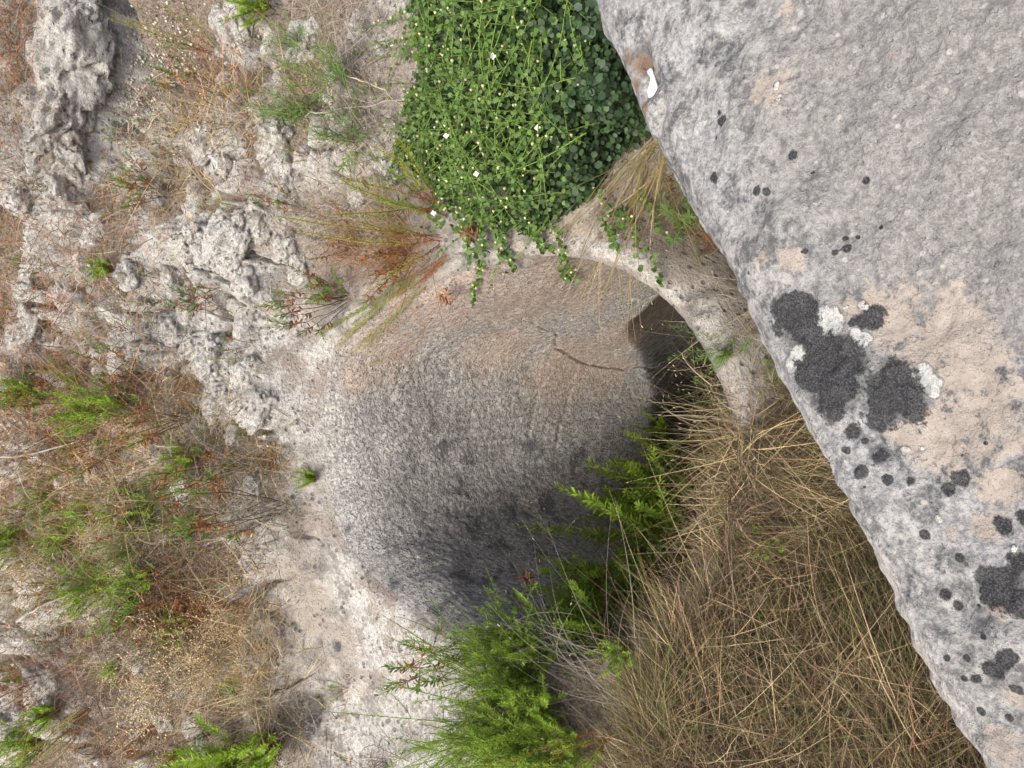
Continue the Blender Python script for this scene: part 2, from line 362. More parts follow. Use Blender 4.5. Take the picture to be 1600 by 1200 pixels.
F[:, 2] = blobfield(bpts, pxs([(540, 290, .16), (480, 210, .1), (520, 60, .2), (545, 1000, .08), (500, 950, .09), (470, 900, .08), (560, 1070, .07), (450, 350, .14),
                               (880, 380, .10), (960, 390, .08), (1050, 440, .09), (1140, 430, .06), (640, 1040, .1), (440, 870, .1), (800, 385, .06), (300, 300, .15)]))
F[:, 1] = np.maximum(F[:, 1], .74 * pale * (F[:, 3] < .5) + .0); F[:, 1] = np.maximum(F[:, 1], .56 * np.exp(-((ss_ - 1.07) / .07) ** 2) * sst(2.0, 1.6, y))
idx = np.arange(NS * AN).reshape(NS, AN); nx = np.roll(idx, -1, axis=1)
quads = np.stack([idx[:-1], nx[:-1], nx[1:], idx[1:]], -1).reshape(-1, 4)
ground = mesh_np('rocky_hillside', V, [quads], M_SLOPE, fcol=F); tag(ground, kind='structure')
print('ground', len(quads), round(time.time() - T0, 1))

# the rock-cut hollow: rings from the lip down to the floor
RINGS = 300; tt = np.linspace(0, 1, RINGS) ** 1.35
RZ = V[:AN, 2]; BOT = Z0 - 4.5
front = sst(.35, -.7, np.cos(TH))                                            # 1 on the near (viewer's) side
T_ = tt[:, None]; Fm = front[None, :]
far_r = (1 - T_ ** 2.4) ** .75 * (1 - .13 * (1 - np.exp(-T_ / .05))); near_r = (1 - T_ ** 4) ** .5
prof = ((1 - tt ** 2) ** .7)
PR = far_r * (1 - Fm) + near_r * Fm + Fm * .34 * np.sin(T_ ** .8 * math.pi)
shy = -.18 * T_ ** 1.2 * (1 - .25 * T_) + 0 * Fm
PR = PR * (1 - .0 * T_)
bx = CX + np.sin(TH)[None] * RR[None] * PR; by = CY + shy * (1 - Fm) * 1.0 + shy * Fm * .35 + np.cos(TH)[None] * RR[None] * PR
Fz = np.clip(Fm * 1.5, 0, 1)
dz_ = T_ ** 1.15 * (1 - Fz) + T_ ** .9 * Fz
by = by * 1.0
bz = RZ[None] * (1 - dz_) + BOT * dz_
B = np.stack([bx.ravel(), by.ravel(), bz.ravel()], 1)
thr = np.tile(TH, RINGS); ttr = np.repeat(tt, AN)
cen = np.array([CX, CY, Z0 - 2.0]); nr = cen - B; nr /= np.linalg.norm(nr, axis=1)[:, None]
arc = np.cumsum(np.r_[0, np.hypot(np.diff(prof) * .65, np.diff(tt) * 2.2)])
tool = np.c_[thr * .62, np.repeat(arc, AN), ttr * 0]
tl = tool.copy(); tl[:, 1] += .06 * perlin(B * 2.5); tl[:, 1] += .12 * tl[:, 0]
dsp = .016 * fbm(B, 2.2, 3) + .005 * fbm(B, 9, 3) + .003 * perlin(tl * [28, 50, 1]) + .0018 * perlin(tl * [60, 100, 1])
dsp *= sst(0, .03, ttr)
B = B + nr * dsp[:, None]
bowl_idx = np.arange(RINGS * AN).reshape(RINGS, AN); bn = np.roll(bowl_idx, -1, axis=1)
bq = np.stack([bowl_idx[1:], bn[1:], bn[:-1], bowl_idx[:-1]], -1).reshape(-1, 4)
tree = BVHTree.FromPolygons([tuple(v) for v in B[::1].reshape(RINGS, AN, 3)[::6, ::8].reshape(-1, 3)],
        [(i * 163 + j, i * 163 + (j + 1) % 163, (i + 1) * 163 + (j + 1) % 163, (i + 1) * 163 + j) for i in range(len(range(0, RINGS, 6)) - 1) for j in range(163)])
def onb(px, py):
    h = tree.ray_cast(Vector(CAM), Vector(ray(px, py)))
    return np.array(h[0]) if h[0] is not None else W(px, py)
bb = lambda L: [(onb(a, b), r) for a, b, r in L]
BF = np.zeros((len(B), 4))
BF[:, 2] = .92 * blobfield(B, bb([(600, 540, .17), (700, 480, .22), (820, 470, .25), (900, 450, .24), (880, 420, .2), (740, 440, .2), (900, 560, .24), (780, 540, .17), (850, 590, .10), (1000, 520, .2), (950, 580, .12), (560, 590, .08)]))
BF[:, 1] = blobfield(B, bb([(600, 850, .12), (570, 800, .10), (640, 880, .1), (540, 700, .08), (560, 740, .09), (600, 700, .06), (680, 900, .09), (520, 640, .05), (700, 950, .06), (640, 820, .06)])) * .93
BF[:, 0] = blobfield(B, bb([(640, 740, .03), (560, 880, .03), (700, 700, .045), (830, 700, .05), (720, 760, .03), (800, 800, .09), (860, 790, .1), (780, 850, .08), (900, 720, .08),
                            (620, 910, .05), (690, 975, .05), (545, 825, .025), (740, 830, .05), (840, 860, .08),  (720, 900, .06), (940, 780, .1)])) * .80
BF[:, 0] = np.maximum(BF[:, 0] * .82, .56 * blobfield(B, bb([(700, 720, .16), (780, 800, .2), (850, 760, .2), (640, 760, .12), (600, 900, .12), (690, 960, .1), (760, 900, .14)])) * (.75 + .5 * fbm(B, 9, 3)))
BF[:, 0] = np.maximum(BF[:, 0], .95 * sst(.86, .93, ttr))  # floor coloured dark to stand in for the shade at the bottom
def crack(P, pts, wd):
    f = np.zeros(len(P)); pts = [onb(*p) for p in pts]
    for a, b in zip(pts[:-1], pts[1:]):
        ab = b - a; t = np.clip(((P - a) @ ab) / (ab @ ab), 0, 1); f = np.maximum(f, 1 - np.linalg.norm(P - a - t[:, None] * ab, axis=1) / wd)
    return np.clip(f, 0, 1)
Bw = B + .010 * np.c_[perlin(B * 25), perlin(B * 25 + 7), perlin(B * 25 + 15)]
ck = np.maximum(crack(Bw, [(868, 545), (885, 552), (905, 566), (935, 573), (975, 578), (1000, 574), (1020, 580)], .011), .6 * crack(Bw, [(815, 500), (850, 515), (870, 520), (868, 545)], .008))
ck = np.maximum(ck, .45 * crack(Bw, [(905, 566), (890, 620), (875, 670), (868, 700)], .014)); ck = np.maximum(ck, .35 * crack(Bw, [(850, 590), (835, 640), (825, 680)], .014))
B = B - nr * (ck * .028)[:, None]
# side cavity added low in the right end to deepen its shade
cv = [onb(*p) for p in ((1062, 520), (1070, 540), (1076, 552), (1082, 565), (1090, 582), (1070, 580), (1050, 560), (1098, 600), (1110, 640), (1060, 600), (1040, 640), (1075, 670))]
_k2 = np.array([(1058, 500), (1072, 530), (1080, 560), (1082, 590), (1078, 620), (1070, 650), (1075, 690)], float); _t2 = np.linspace(0, 6, 40)
cv = [onb(np.interp(t, range(7), _k2[:, 0]), np.interp(t, range(7), _k2[:, 1])) for t in _t2]
cvd = np.min([np.linalg.norm(B - c, axis=1) for c in cv], 0) + .006 * fbm(B, 8, 3)
B = B - nr * (.85 * sst(.24, .02, cvd))[:, None] + FW * (.25 * sst(.24, .02, cvd))[:, None]
bowl = mesh_np('carved_rock_hollow', B, [bq], M_BOWL, fcol=BF, attrs={'tool': tl}); tag(bowl, kind='structure')
print('bowl', round(time.time() - T0, 1))

# ------------------------------------------------------------------ the big boulder in front
BPZ = Z0 - .98                                                               # height of its top
def W2(px, py, h=BPZ):
    d = ray(px, py); return CAM + d * ((h - Z0) / d[2])
EDGE = [(1010, -240), (960, -110), (928, -20), (942, 40), (975, 100), (1008, 185), (1052, 270), (1092, 345), (1140, 410), (1162, 465), (1200, 550), (1232, 610), (1262, 665), (1288, 712), (1338, 810), (1384, 900), (1438, 1020), (1480, 1105), (1520, 1162), (1548, 1205), (1600, 1300), (1700, 1440)]
ed = np.array([W2(*p) for p in EDGE]); ed = ed[np.argsort(ed[:, 0])]
UX = np.unique(np.r_[np.linspace(-1.15, -.66, 90), np.linspace(-.66, .76, 560), np.linspace(.76, 1.2, 80)])
EY = np.interp(UX, ed[:, 0], ed[:, 1]); EY = np.convolve(np.pad(EY, 6, mode='edge'), np.ones(13) / 13, 'valid')
endr = np.sqrt(np.clip(1 - ((np.abs(UX - .02) - .95) / .26).clip(0) ** 2, 0, 1)); EY = EY - (1 - endr) * .35
# profile, measured back from the edge: the front face, chamfer, the top, then the back face
pv = [(-.10, -1.22), (-.05, -.85), (-.015, -.45), (-.004, -.18), (0, -.085), (-.006, -.05), (-.03, -.018), (-.06, -.004), (-.11, 0), (-.3, .012), (-.6, .02), (-.95, .02), (-1.25, 0), (-1.4, -.06), (-1.46, -.2), (-1.5, -.6), (-1.42, -1.22)]
npf = [14, 14, 16, 18, 26, 26, 22, 22, 90, 130, 60, 40, 20, 10, 10, 10]
PV = []
for i, (a, b) in enumerate(zip(pv[:-1], pv[1:])):
    for j in range(npf[i]):
        t = j / npf[i]; PV.append((a[0] + (b[0] - a[0]) * t, a[1] + (b[1] - a[1]) * t))
PV.append(pv[-1]); PV = np.array(PV)
for _ in range(10): PV[1:-1] = (PV[:-2] + 2 * PV[1:-1] + PV[2:]) / 4
NU, NV = len(UX), len(PV)
gx = np.repeat(UX, NV); gy = (EY[:, None] + PV[None, :, 0]).ravel(); gz = (BPZ + PV[None, :, 1] * (1 - .15 * (1 - endr))[:, None]).ravel()
gx = .02 + (gx - .02) * (1 - .04 * np.clip((BPZ - gz) - .9, 0, 1))
G = np.c_[gx, gy, gz]
inn = np.tile(-PV[:, 0], NU)                                                 # distance in from the edge
G[:, 2] += .018 * fbm(G, 3.0, 3) + .010 * fbm(G, 9, 4) + .0035 * fbm(G, 34, 3)
G[:, 1] -= .022 * sst(.25, .55, fbm(G * [1, .2, .2] + 31, 5, 2)) * sst(.05, .0, inn)
G[:, 1] += (.012 * fbm(G + 9, 6, 4) + .003 * fbm(G + 19, 26, 3)) * sst(.09, .0, inn)
topm = np.exp(-((gx - .30) / .16) ** 2)
GG = G.reshape(NU, NV, 3); _e = np.array(EDGE, float); _o = np.argsort(_e[:, 1])
for _ in range(4):
    qx, qy = topix(GG.reshape(-1, 3)); qx = qx.reshape(NU, NV)[:, 30:NV - 160]; qy = qy.reshape(NU, NV)[:, 30:NV - 160]
    j = qx.argmin(1); mx = qx[np.arange(NU), j]; my = qy[np.arange(NU), j]
    dl = (mx - np.interp(my, _e[_o, 1], _e[_o, 0])) * .0010; dl = np.clip(dl, -.06, .06)
    dl = np.convolve(np.pad(dl, 12, mode='edge'), np.ones(25) / 25, 'valid') * ((UX > -.75) & (UX < .85))
    GG[:, :, 1] += dl[:, None]
G = GG.reshape(-1, 3)
def bdent(px, py, r, dep, asp=1, rot=0):
    c = W2(px, py); dx, dy = G[:, 0] - c[0], G[:, 1] - c[1]; a, b = math.cos(rot), math.sin(rot)
    G[:, 2] -= dep * np.exp(-(((a * dx + b * dy) / (r * asp)) ** 2 + ((-b * dx + a * dy) / r) ** 2)) * (gz > BPZ - .3)
bdent(1003, 96, .013, .035, 1.6, .2); bdent(1012, 130, .016, .03, 1.6, -.5); bdent(1030, 180, .014, .02, 1.5, -.5)
for a_ in [(1190, 130, .03, .008), (1330, 560, .10, -.012), (1460, 520, .12, .008), (1430, 680, .08, .010), (1290, 280, .06, .014), (1340, 230, .05, -.010), (1250, 330, .05, -.010), (1150, 250, .05, -.008),
           (1200, 400, .05, -.012), (1500, 950, .05, .012), (1560, 1000, .05, -.012), (1420, 1000, .04, -.006), (1550, 800, .05, .01), (1470, 880, .04, -.008), (1360, 420, .07, .006)]: bdent(*a_)
def bfield(L):
    P2 = G[:, :2]; f = np.zeros(len(G))
    for a in L:
        c = W2(a[0], a[1])[:2]; r = a[2] / FPX * 1.1
        f = np.maximum(f, np.clip(1 - np.linalg.norm(P2 - c, axis=1) / r * .5, 0, 1))
    return f * (gz > BPZ - .3)
GF = np.zeros((len(G), 4))
GF[:, 0] = bfield([(1240, 498, 34), (1222, 482, 20), (1252, 520, 26), (1258, 480, 18), (1290, 560, 38), (1270, 585, 28), (1315, 570, 34), (1320, 600, 24), (1295, 625, 24), (1265, 570, 22), (1290, 545, 26), (1395, 605, 30), (1380, 632, 26), (1410, 625, 26), (1395, 590, 24), (1388, 615, 30),
                   (1360, 498, 15), (1345, 502, 11), (1331, 503, 6), (1326, 674, 11), (1367, 665, 10), (1368, 712, 13), (1346, 690, 5), (1338, 738, 9), (1380, 750, 6), (1416, 752, 6), (1475, 767, 8), (1497, 750, 9), (1317, 705, 5), (1222, 472, 7), (1495, 874, 7), (1470, 932, 7), (1491, 950, 6), (1438, 838, 6),
                   (1560, 920, 22), (1548, 935, 12), (1575, 905, 14), (1564, 828, 9), (1553, 818, 6), (1598, 812, 9), (1595, 880, 16), (1592, 940, 16), (1553, 1048, 12), (1570, 1033, 10), (1580, 1025, 8), (1524, 1063, 6), (1509, 1030, 5), (1537, 994, 4), (1560, 1052, 8), (1588, 1076, 7), (1475, 1030, 4),
                   (1503, 1061, 4), (1526, 1118, 5), (1573, 1125, 5), (1241, 243, 6), (1204, 302, 5), (1120, 279, 8), (1133, 192, 7), (1128, 179, 4), (1187, 301, 6), (1264, 393, 5), (1322, 388, 6), (1305, 395, 4), (1320, 372, 5), (1337, 370, 4), (1378, 355, 4), (1393, 348, 3), (1354, 283, 5), (1271, 270, 3)]) * .97
GF[:, 1] = bfield([(1292, 508, 22), (1285, 490, 12), (1300, 495, 14), (1275, 530, 11), (1242, 558, 16), (1232, 570, 12), (1245, 545, 9), (1440, 590, 17), (1455, 600, 13), (1205, 505, 9), (1345, 530, 12), (1458, 614, 8), (1335, 520, 8)])
GF[:, 2] = bfield([(1400, 500, 40), (1470, 520, 50), (1440, 560, 30), (1500, 590, 40), (1360, 475, 22), (1330, 480, 16), (1530, 570, 30), (1540, 640, 35), (1500, 660, 40), (1470, 690, 35), (1410, 685, 22), (1440, 670, 26), (1520, 700, 26), (1555, 610, 24), (1580, 690, 14), (1550, 760, 22), (1580, 750, 16),
                   (1210, 140, 26), (1190, 150, 16), (1240, 405, 20), (1200, 400, 16), (1535, 830, 14), (1545, 815, 8), (1555, 955, 12), (1480, 835, 6), (1590, 1090, 14), (1230, 15, 12), (1560, 1170, 20)])
sm = bfield([(1480, 100, 240), (1560, 300, 200), (1420, 350, 90), (1500, 430, 90), (1350, 60, 90)])
rust = bfield([(1000, 90, 22), (1010, 70, 14), (975, 90, 12), (1010, 150, 10), (985, 130, 10), (1000, 170, 12)]) * sst(.16, .05, inn)
dotb = .10 * bfield([(1340, 770, 60), (1470, 800, 80), (1320, 390, 40), (1520, 1000, 70)])
frontness = sst(.045, .012, inn) * sst(.2, -.1, gx) + .6 * sst(.06, .0, inn) * sst(-.1, .2, gx)
GF[:, 3] = np.clip(frontness * .8 + .25 * sst(.12, .03, inn) * sst(-.1, -.4, gx), 0, .85) * (gz > BPZ - 1.3)
GF[:, 3] = np.maximum(GF[:, 3], .5 * sst(BPZ - .04, BPZ - .1, gz))
gi = np.arange(NU * NV).reshape(NU, NV)
gq = np.stack([gi[:-1, :-1], gi[:-1, 1:], gi[1:, 1:], gi[1:, :-1]], -1).reshape(-1, 4)
cap = []
for u in (0, NU - 1):
    for j in range(NV // 2 - 1): cap.append((gi[u, j], gi[u, j + 1], gi[u, NV - 2 - j], gi[u, NV - 1 - j]))
boulder = mesh_np('boulder', G, [gq, np.array(cap)], M_BOULDER, fcol=GF, attrs={'G': np.c_[sm, rust, dotb]})
tag(boulder, 'huge grey boulder spotted with black and white lichen filling the foreground', 'boulder')
# white disc wedged under the notch
def disc_shard():
    bm = bmesh.new(); n = 28
    top, bot = [], []
    for i in range(n):
        a = 2 * math.pi * i / n; r = .036 * (1 + .03 * math.sin(3 * a))
        px_, py_ = max(math.cos(a) * r, -.016), math.sin(a) * r
        bot.append(bm.verts.new((px_, py_, 0))); top.append(bm.verts.new((px_ * .93, py_ * .93, .006 - .0025 * abs(math.cos(a)))))
    bm.faces.new(top); bm.faces.new(bot[::-1])
    for i in range(n): bm.faces.new((bot[i], bot[(i + 1) % n], top[(i + 1) % n], top[i]))
    bmesh.ops.bevel(bm, geom=[e for e in bm.edges if len(e.link_faces) == 2 and e.calc_face_angle(0) > .6], offset=.0012, segments=2, affect='EDGES')
    me = bpy.data.meshes.new('disc_shard'); bm.to_mesh(me); bm.free()
    for p in me.polygons: p.use_smooth = True
    n_ = NT('white_plastic'); P = n_.n('ShaderNodeNewGeometry').outputs['Position']
    n_.put(n_.b.inputs['Base Color'], n_.mix(n_.ss(n_.noise(P, 130, 4), .58, .7), (.80, .82, .82), (.42, .41, .40))); n_.b.inputs['Roughness'].default_value = .4
    me.materials.append(n_.m); o = bpy.data.objects.new('disc_shard', me); COL.objects.link(o); return o
shard = disc_shard(); tag(shard, 'chipped white disc wedged in the notch at the boulder edge', 'shard')
print('boulder', len(gq), round(time.time() - T0, 1))
_bt = BVHTree.FromPolygons(G.tolist(), gq.tolist())
def onboulder(px, py):
    h = _bt.ray_cast(Vector(CAM), Vector(ray(px, py))); return (h[0], h[1]) if h[0] is not None else (Vector(W2(px, py)), Vector((0, 0, 1)))
c_, _n = onboulder(1019, 138)
e1 = (onboulder(1028, 168)[0] - onboulder(1010, 108)[0]).normalized()
vd = Vector(ray(1019, 138)); nn = (-vd * .45 + Vector(DN) * -.9).normalized(); nn = (nn - e1 * nn.dot(e1)).normalized()
xx = e1.cross(nn) * -1
shard.matrix_world = Matrix.Translation(c_ - vd * .004) @ Matrix((( -xx[0], e1[0], nn[0]), (-xx[1], e1[1], nn[1]), (-xx[2], e1[2], nn[2]))).to_4x4()

# pebbles and flakes lying on the boulder are real little stones
def stone_mesh(name, rx, ry, rz_, seed, sub=3, amp=.35, freq=1.6, fcol=(0, 0, 0, 0)):
    bm = bmesh.new(); bmesh.ops.create_icosphere(bm, subdivisions=sub, radius=1)
    me = bpy.data.meshes.new(name); bm.to_mesh(me); bm.free()
    v = np.empty(len(me.vertices) * 3, np.float32); me.vertices.foreach_get('co', v); v = v.reshape(-1, 3).astype(float)
    q = v * freq + seed * 3.7
    d = 1 + amp * .9 * perlin(q * .8) + amp * (.7 * np.abs(perlin(q * 1.7)) + .28 * np.abs(perlin(q * 4.5 + 3)) + .16 * np.abs(perlin(q * 9)) - .3)
    pit, _, pv_ = cells(np.c_[q[:, 0] * 2.6 + q[:, 2], q[:, 1] * 2.6 - q[:, 2]]); d -= amp * .55 * sst(.32, .08, pit) * (sub > 3)
    v = v * d[:, None]; v = np.sign(v) * np.abs(v) ** .88 * [rx, ry, rz_]
    me.vertices.foreach_set('co', v.astype(np.float32).ravel())
    a = me.color_attributes.new('F', 'FLOAT_COLOR', 'POINT'); C = np.tile(np.array(fcol, np.float32), (len(v), 1))
    a.data.foreach_set('color', C.ravel()); me.polygons.foreach_set('use_smooth', np.ones(len(me.polygons), bool)); me.materials.append(M_SLOPE); me.update()
    return me
PEB = [stone_mesh('pebble', 1, .8, .6, s, 2, .3, 1.2, (0, .9, .3, 0)) for s in range(4)]
for i, (a, b, r, t_) in enumerate([(1214, 135, 8, 'grey pebble resting in the tan hollow high on the boulder'), (1202, 147, 6, 'small pale pebble beside the grey one on the boulder'),
        (1218, 154, 6, 'lowest chip of three lying in the tan hollow on the boulder'), (1350, 477, 9, 'flat ochre stone flake between the big lichens and the boulder centre'),
        (1322, 480, 5, 'small flake just above the large white lichen'), (1467, 810, 6, 'pale chip on the lower half of the boulder near small black spots'),
        (1415, 702, 7, 'pale crust flake at the lower edge of the tan patch'), (1585, 857, 5, 'white chip near the right border of the boulder'),
        (1440, 700, 4, 'tiny chip beside the pale crust flake under the tan patch')]):
    p, n_ = onboulder(a, b); o = bpy.data.objects.new('pebble', PEB[i % 4]); COL.objects.link(o); k = r / FPX * 1.05
    o.location = p + Vector((0, 0, k * .25)); o.scale = (k, k * .8, k * .55); o.rotation_euler = (0, 0, i * 1.3); tag(o, t_, 'pebble', 'small chips lying on the boulder')

# ------------------------------------------------------------------ ray tools on the finished ground
GT = BVHTree.FromPolygons(V.tolist(), quads.tolist()); BT2 = tree
def hit(px, py, bowl_too=False):
    d = Vector(ray(px, py)); h = GT.ray_cast(Vector(CAM), d); r = (np.array(h[0]), np.array(h[1])) if h[0] is not None else None
    if bowl_too or r is None or (r is not None and False):
        g = BT2.ray_cast(Vector(CAM), d)
        if g[0] is not None and (r is None or g[3] < h[3]): r = (np.array(g[0]), np.array(g[1]))
    if r is None: q = W(px, py); r = (q, np.array([0, 0, 1.]))
    return r
def drop(xx, yy):
    h = GT.ray_cast(Vector((xx, yy, 30)), Vector((0, 0, -1)))
    return np.array(h[0]) if h[0] is not None else None
print('bvh', round(time.time() - T0, 1))

# rocks that stand proud of the slope: (px, py, radius px, aspect, pale)
ROCKS = [(92, 55, 46, 1.7), (105, 15, 34, 1.3), (80, 155, 38, 1.9), (95, 215, 26, 1.4), (100, 262, 22, 1.5), (85, 300, 18, 1.3), (115, 330, 15, 1), (20, 245, 14, 1.3), (25, 305, 15, 1.3), (60, 345, 12, 1.2),
         (365, 45, 24, 1.3), (372, 80, 14, 1), (345, 25, 15, 1), (322, 222, 20, 1.4), (345, 255, 14, 1), (362, 285, 13, 1.2), (425, 225, 26, 1.4), (440, 275, 22, 1.3), (475, 250, 16, 1.1), (410, 300, 16, 1.2),
         (299, 362, 12, 1), (355, 372, 28, 1.4), (320, 395, 18, 1.1), (400, 350, 20, 1.2), (445, 380, 22, 1.2), (470, 335, 15, 1), (245, 300, 14, 1.2), (230, 350, 16, 1.5), (150, 365, 14, 1.2), (180, 385, 13, 1.1),
         (50, 410, 16, 1.8), (40, 470, 17, 1.6), (35, 520, 18, 1.8), (90, 500, 16, 1.6), (95, 460, 13, 1.5), (65, 385, 12, 1), (200, 425, 16, 1.2), (215, 455, 13, 1), (270, 450, 18, 1.4), (295, 490, 17, 1.2),
         (160, 540, 18, 1.4), (190, 570, 17, 1.3), (265, 520, 20, 1.3), (300, 540, 19, 1.1), (330, 560, 24, 1.3), (380, 440, 18, 1.2), (390, 500, 20, 1.3), (340, 620, 26, 1.5), (385, 585, 20, 1.1), (400, 640, 22, 1.3),
         (370, 680, 18, 1.2), (110, 600, 12, 1.2), (290, 755, 17, 1.4), (320, 780, 15, 1.2), (395, 760, 14, 1), (380, 810, 15, 1.2), (15, 720, 12, 1.2), (150, 700, 12, 1), (100, 745, 13, 1.4), (400, 900, 16, 1.5),
         (60, 1075, 18, 1.5), (20, 1090, 16, 1.2), (70, 1110, 17, 1.3), (20, 1150, 20, 1.6), (215, 1035, 12, 1.2), (150, 1160, 16, 1.2), (250, 1120, 14, 1.3), (310, 1130, 20, 1.4), (330, 1175, 18, 1.2), (235, 1180, 14, 1),
         (300, 1060, 12, 1), (10, 990, 10, 1), (480, 60, 24, 1.2), (430, 60, 16, 1.2), (600, 70, 15, 1), (470, 130, 16, 1.3), (600, 240, 20, 1.3), (570, 210, 15, 1.3), (615, 265, 15, 1), (500, 170, 14, 1), (560, 300, 14, 1.3), (590, 170, 12, 1),
         (470, 420, 18, 1.2), (505, 400, 14, 1.1)]
for i, (a, b, r, asp) in enumerate(ROCKS):
    r *= 1.18
    if r < 19 and i % 2: continue
    p, n_ = hit(a, b); k = np.linalg.norm(p - CAM) * r / FPX
    me = stone_mesh('rock', k * asp * 1.05, k * .95, k * .9, i * 1.37 + 2, 5 if r > 28 else 4, .36 if r > 28 else .44, 1.75 if r > 28 else 1.6, (0, .5 + .5 * random.random(), .2 + .4 * random.random(), 0))
    o = bpy.data.objects.new('rock', me); COL.objects.link(o); o.parent = ground
    o.location = p + np.array([0, .35 * k, -.25 * k]); o.rotation_euler = (random.uniform(-.3, .3), random.uniform(-.3, .3), random.uniform(-.5, .5))
print('rocks', round(time.time() - T0, 1))
#PLANTS
# ------------------------------------------------------------------ plants
UP = np.array([0, 0, 1.])
def unit(a): return a / np.maximum(np.linalg.norm(a, axis=-1, keepdims=True), 1e-9)
class Batch:
    def __init__(s): s.V, s.Q, s.T, s.C, s.n = [], [], [], [], 0
    def add(s, V, Q=None, T=None, C=None):
        if Q is not None and len(Q): s.Q.append(Q + s.n)
        if T is not None and len(T): s.T.append(T + s.n)
        s.V.append(V); s.C.append(C); s.n += len(V)
    def ribbons(s, base, d, L, w, bend, nseg, c0, c1, tube=False, side=None, tip=.15):
        base = np.atleast_2d(base); N = len(base); d = unit(np.broadcast_to(d, (N, 3))); L = np.broadcast_to(L, (N,)); w = np.broadcast_to(w, (N,))
        bend = np.broadcast_to(bend, (N, 3)); c0 = np.broadcast_to(c0, (N, 3)); c1 = np.broadcast_to(c1, (N, 3))
        if side is None: side = unit(np.cross(d, rng.normal(size=(N, 3))))
        nrm = unit(np.cross(side, d)); t = np.linspace(0, 1, nseg + 1)[None, :, None]
        P = base[:, None] + d[:, None] * L[:, None, None] * t + bend[:, None] * L[:, None, None] * t * t
        ww = w[:, None, None] * (1 - (1 - tip) * t) * .5
        if tube:
            ks = [(math.cos(a), math.sin(a)) for a in (0, 2.094, 4.189)]
        else: ks = [(1, 0), (-1, 0)]
        K = len(ks); VV = np.stack([P + ww * (side[:, None] * a + nrm[:, None] * b) for a, b in ks], 2)
        Cc = np.broadcast_to((c0[:, None] * (1 - t) + c1[:, None] * t)[:, :, None], VV.shape)
        i = np.arange(N * (nseg + 1) * K).reshape(N, nseg + 1, K); q = []
        for k in range(K if K > 2 else 1):
            k2 = (k + 1) % K; q.append(np.stack([i[:, :-1, k], i[:, :-1, k2], i[:, 1:, k2], i[:, 1:, k]], -1).reshape(-1, 4))
        s.add(VV.reshape(-1, 3), np.concatenate(q), None, Cc.reshape(-1, 3)); return P
    def path(s, P, w0, w1, c):
        """one tube along points"""
        P = np.asarray(P); n = len(P); T = unit(np.gradient(P, axis=0)); A = unit(np.cross(T, [.31, .2, .9])); Bn = np.cross(T, A)
        ww = np.linspace(w0, w1, n)[:, None] * .5
        VV = np.stack([P + ww * (A * math.cos(a) + Bn * math.sin(a)) for a in (0, 2.094, 4.189)], 1)
        i = np.arange(n * 3).reshape(n, 3)
        q = np.concatenate([np.stack([i[:-1, k], i[:-1, (k + 1) % 3], i[1:, (k + 1) % 3], i[1:, k]], -1) for k in range(3)])
        s.add(VV.reshape(-1, 3), q, None, np.broadcast_to(c, (n * 3, 3)))
    TPL = {'lance': ((.30, .36), (.34, .72)), 'round': ((.46, .25), (.47, .72)), 'blade': ((.40, .3), (.36, .65))}
    def leaves(s, pos, d, nrm, L, wd, col, kind='lance', curl=.12, fold=.10):
        pos = np.atleast_2d(pos); N = len(pos); d = unit(d); sd = unit(np.cross(d, nrm)); nn = unit(np.cross(sd, d))
        L = np.broadcast_to(L, (N,))[:, None]; wd = np.broadcast_to(wd, (N,))[:, None]
        (a, ya), (b, yb) = s.TPL[kind]
        tp = [(0, 0, 0), (-a, ya, fold), (0, ya, 0), (a, ya, fold), (-b, yb, fold), (0, yb, 0), (b, yb, fold), (0, 1, 0)]
        if kind == 'round': tp[0] = (0, .0, 0)
        VV = np.stack([pos + sd * wd * x_ + d * L * y_ + nn * (wd * z_ - L * curl * y_ * y_) for x_, y_, z_ in tp], 1)
        i = np.arange(N * 8).reshape(N, 8); col = np.broadcast_to(col, (N, 3))
        T = np.concatenate([i[:, [0, 2, 1]], i[:, [0, 3, 2]], i[:, [4, 5, 7]], i[:, [5, 6, 7]]])
        Q = np.concatenate([i[:, [1, 2, 5, 4]], i[:, [2, 3, 6, 5]]])
        s.add(VV.reshape(-1, 3), Q, T, np.repeat(col, 8, 0))
    def blobs(s, pos, r, col):
        pos = np.atleast_2d(pos); N = len(pos); r = np.broadcast_to(r, (N,))[:, None]
        o = np.array([(1, 0, 0), (-1, 0, 0), (0, 1, 0), (0, -1, 0), (0, 0, 1), (0, 0, -1.)]); VV = pos[:, None] + o[None] * r[:, None] * rng.uniform(.8, 1.2, (N, 6, 1))
        i = np.arange(N * 6).reshape(N, 6); T = np.concatenate([i[:, [a, b, c]] for a, b, c in ((0, 2, 4), (2, 1, 4), (1, 3, 4), (3, 0, 4), (2, 0, 5), (1, 2, 5), (3, 1, 5), (0, 3, 5))])
        s.add(VV.reshape(-1, 3), None, T, np.repeat(np.broadcast_to(col, (N, 3)), 6, 0))
    def build(s, name, mat, parent=None, kind=None):
        if not s.V: return None
        f = ([np.concatenate(s.Q)] if s.Q else []) + ([np.concatenate(s.T)] if s.T else [])
        o = mesh_np(name, np.concatenate(s.V), f, mat, parent, fcol=np.concatenate(s.C)); tag(o, kind=kind); return o
def jit(c, n, a=.25, h=.08):
    c = np.array(c); k = rng.uniform(1 - a, 1 + a, (n, 1)); return np.clip(c[None] * k * rng.uniform(1 - h, 1 + h, (n, 3)), 0, 1)
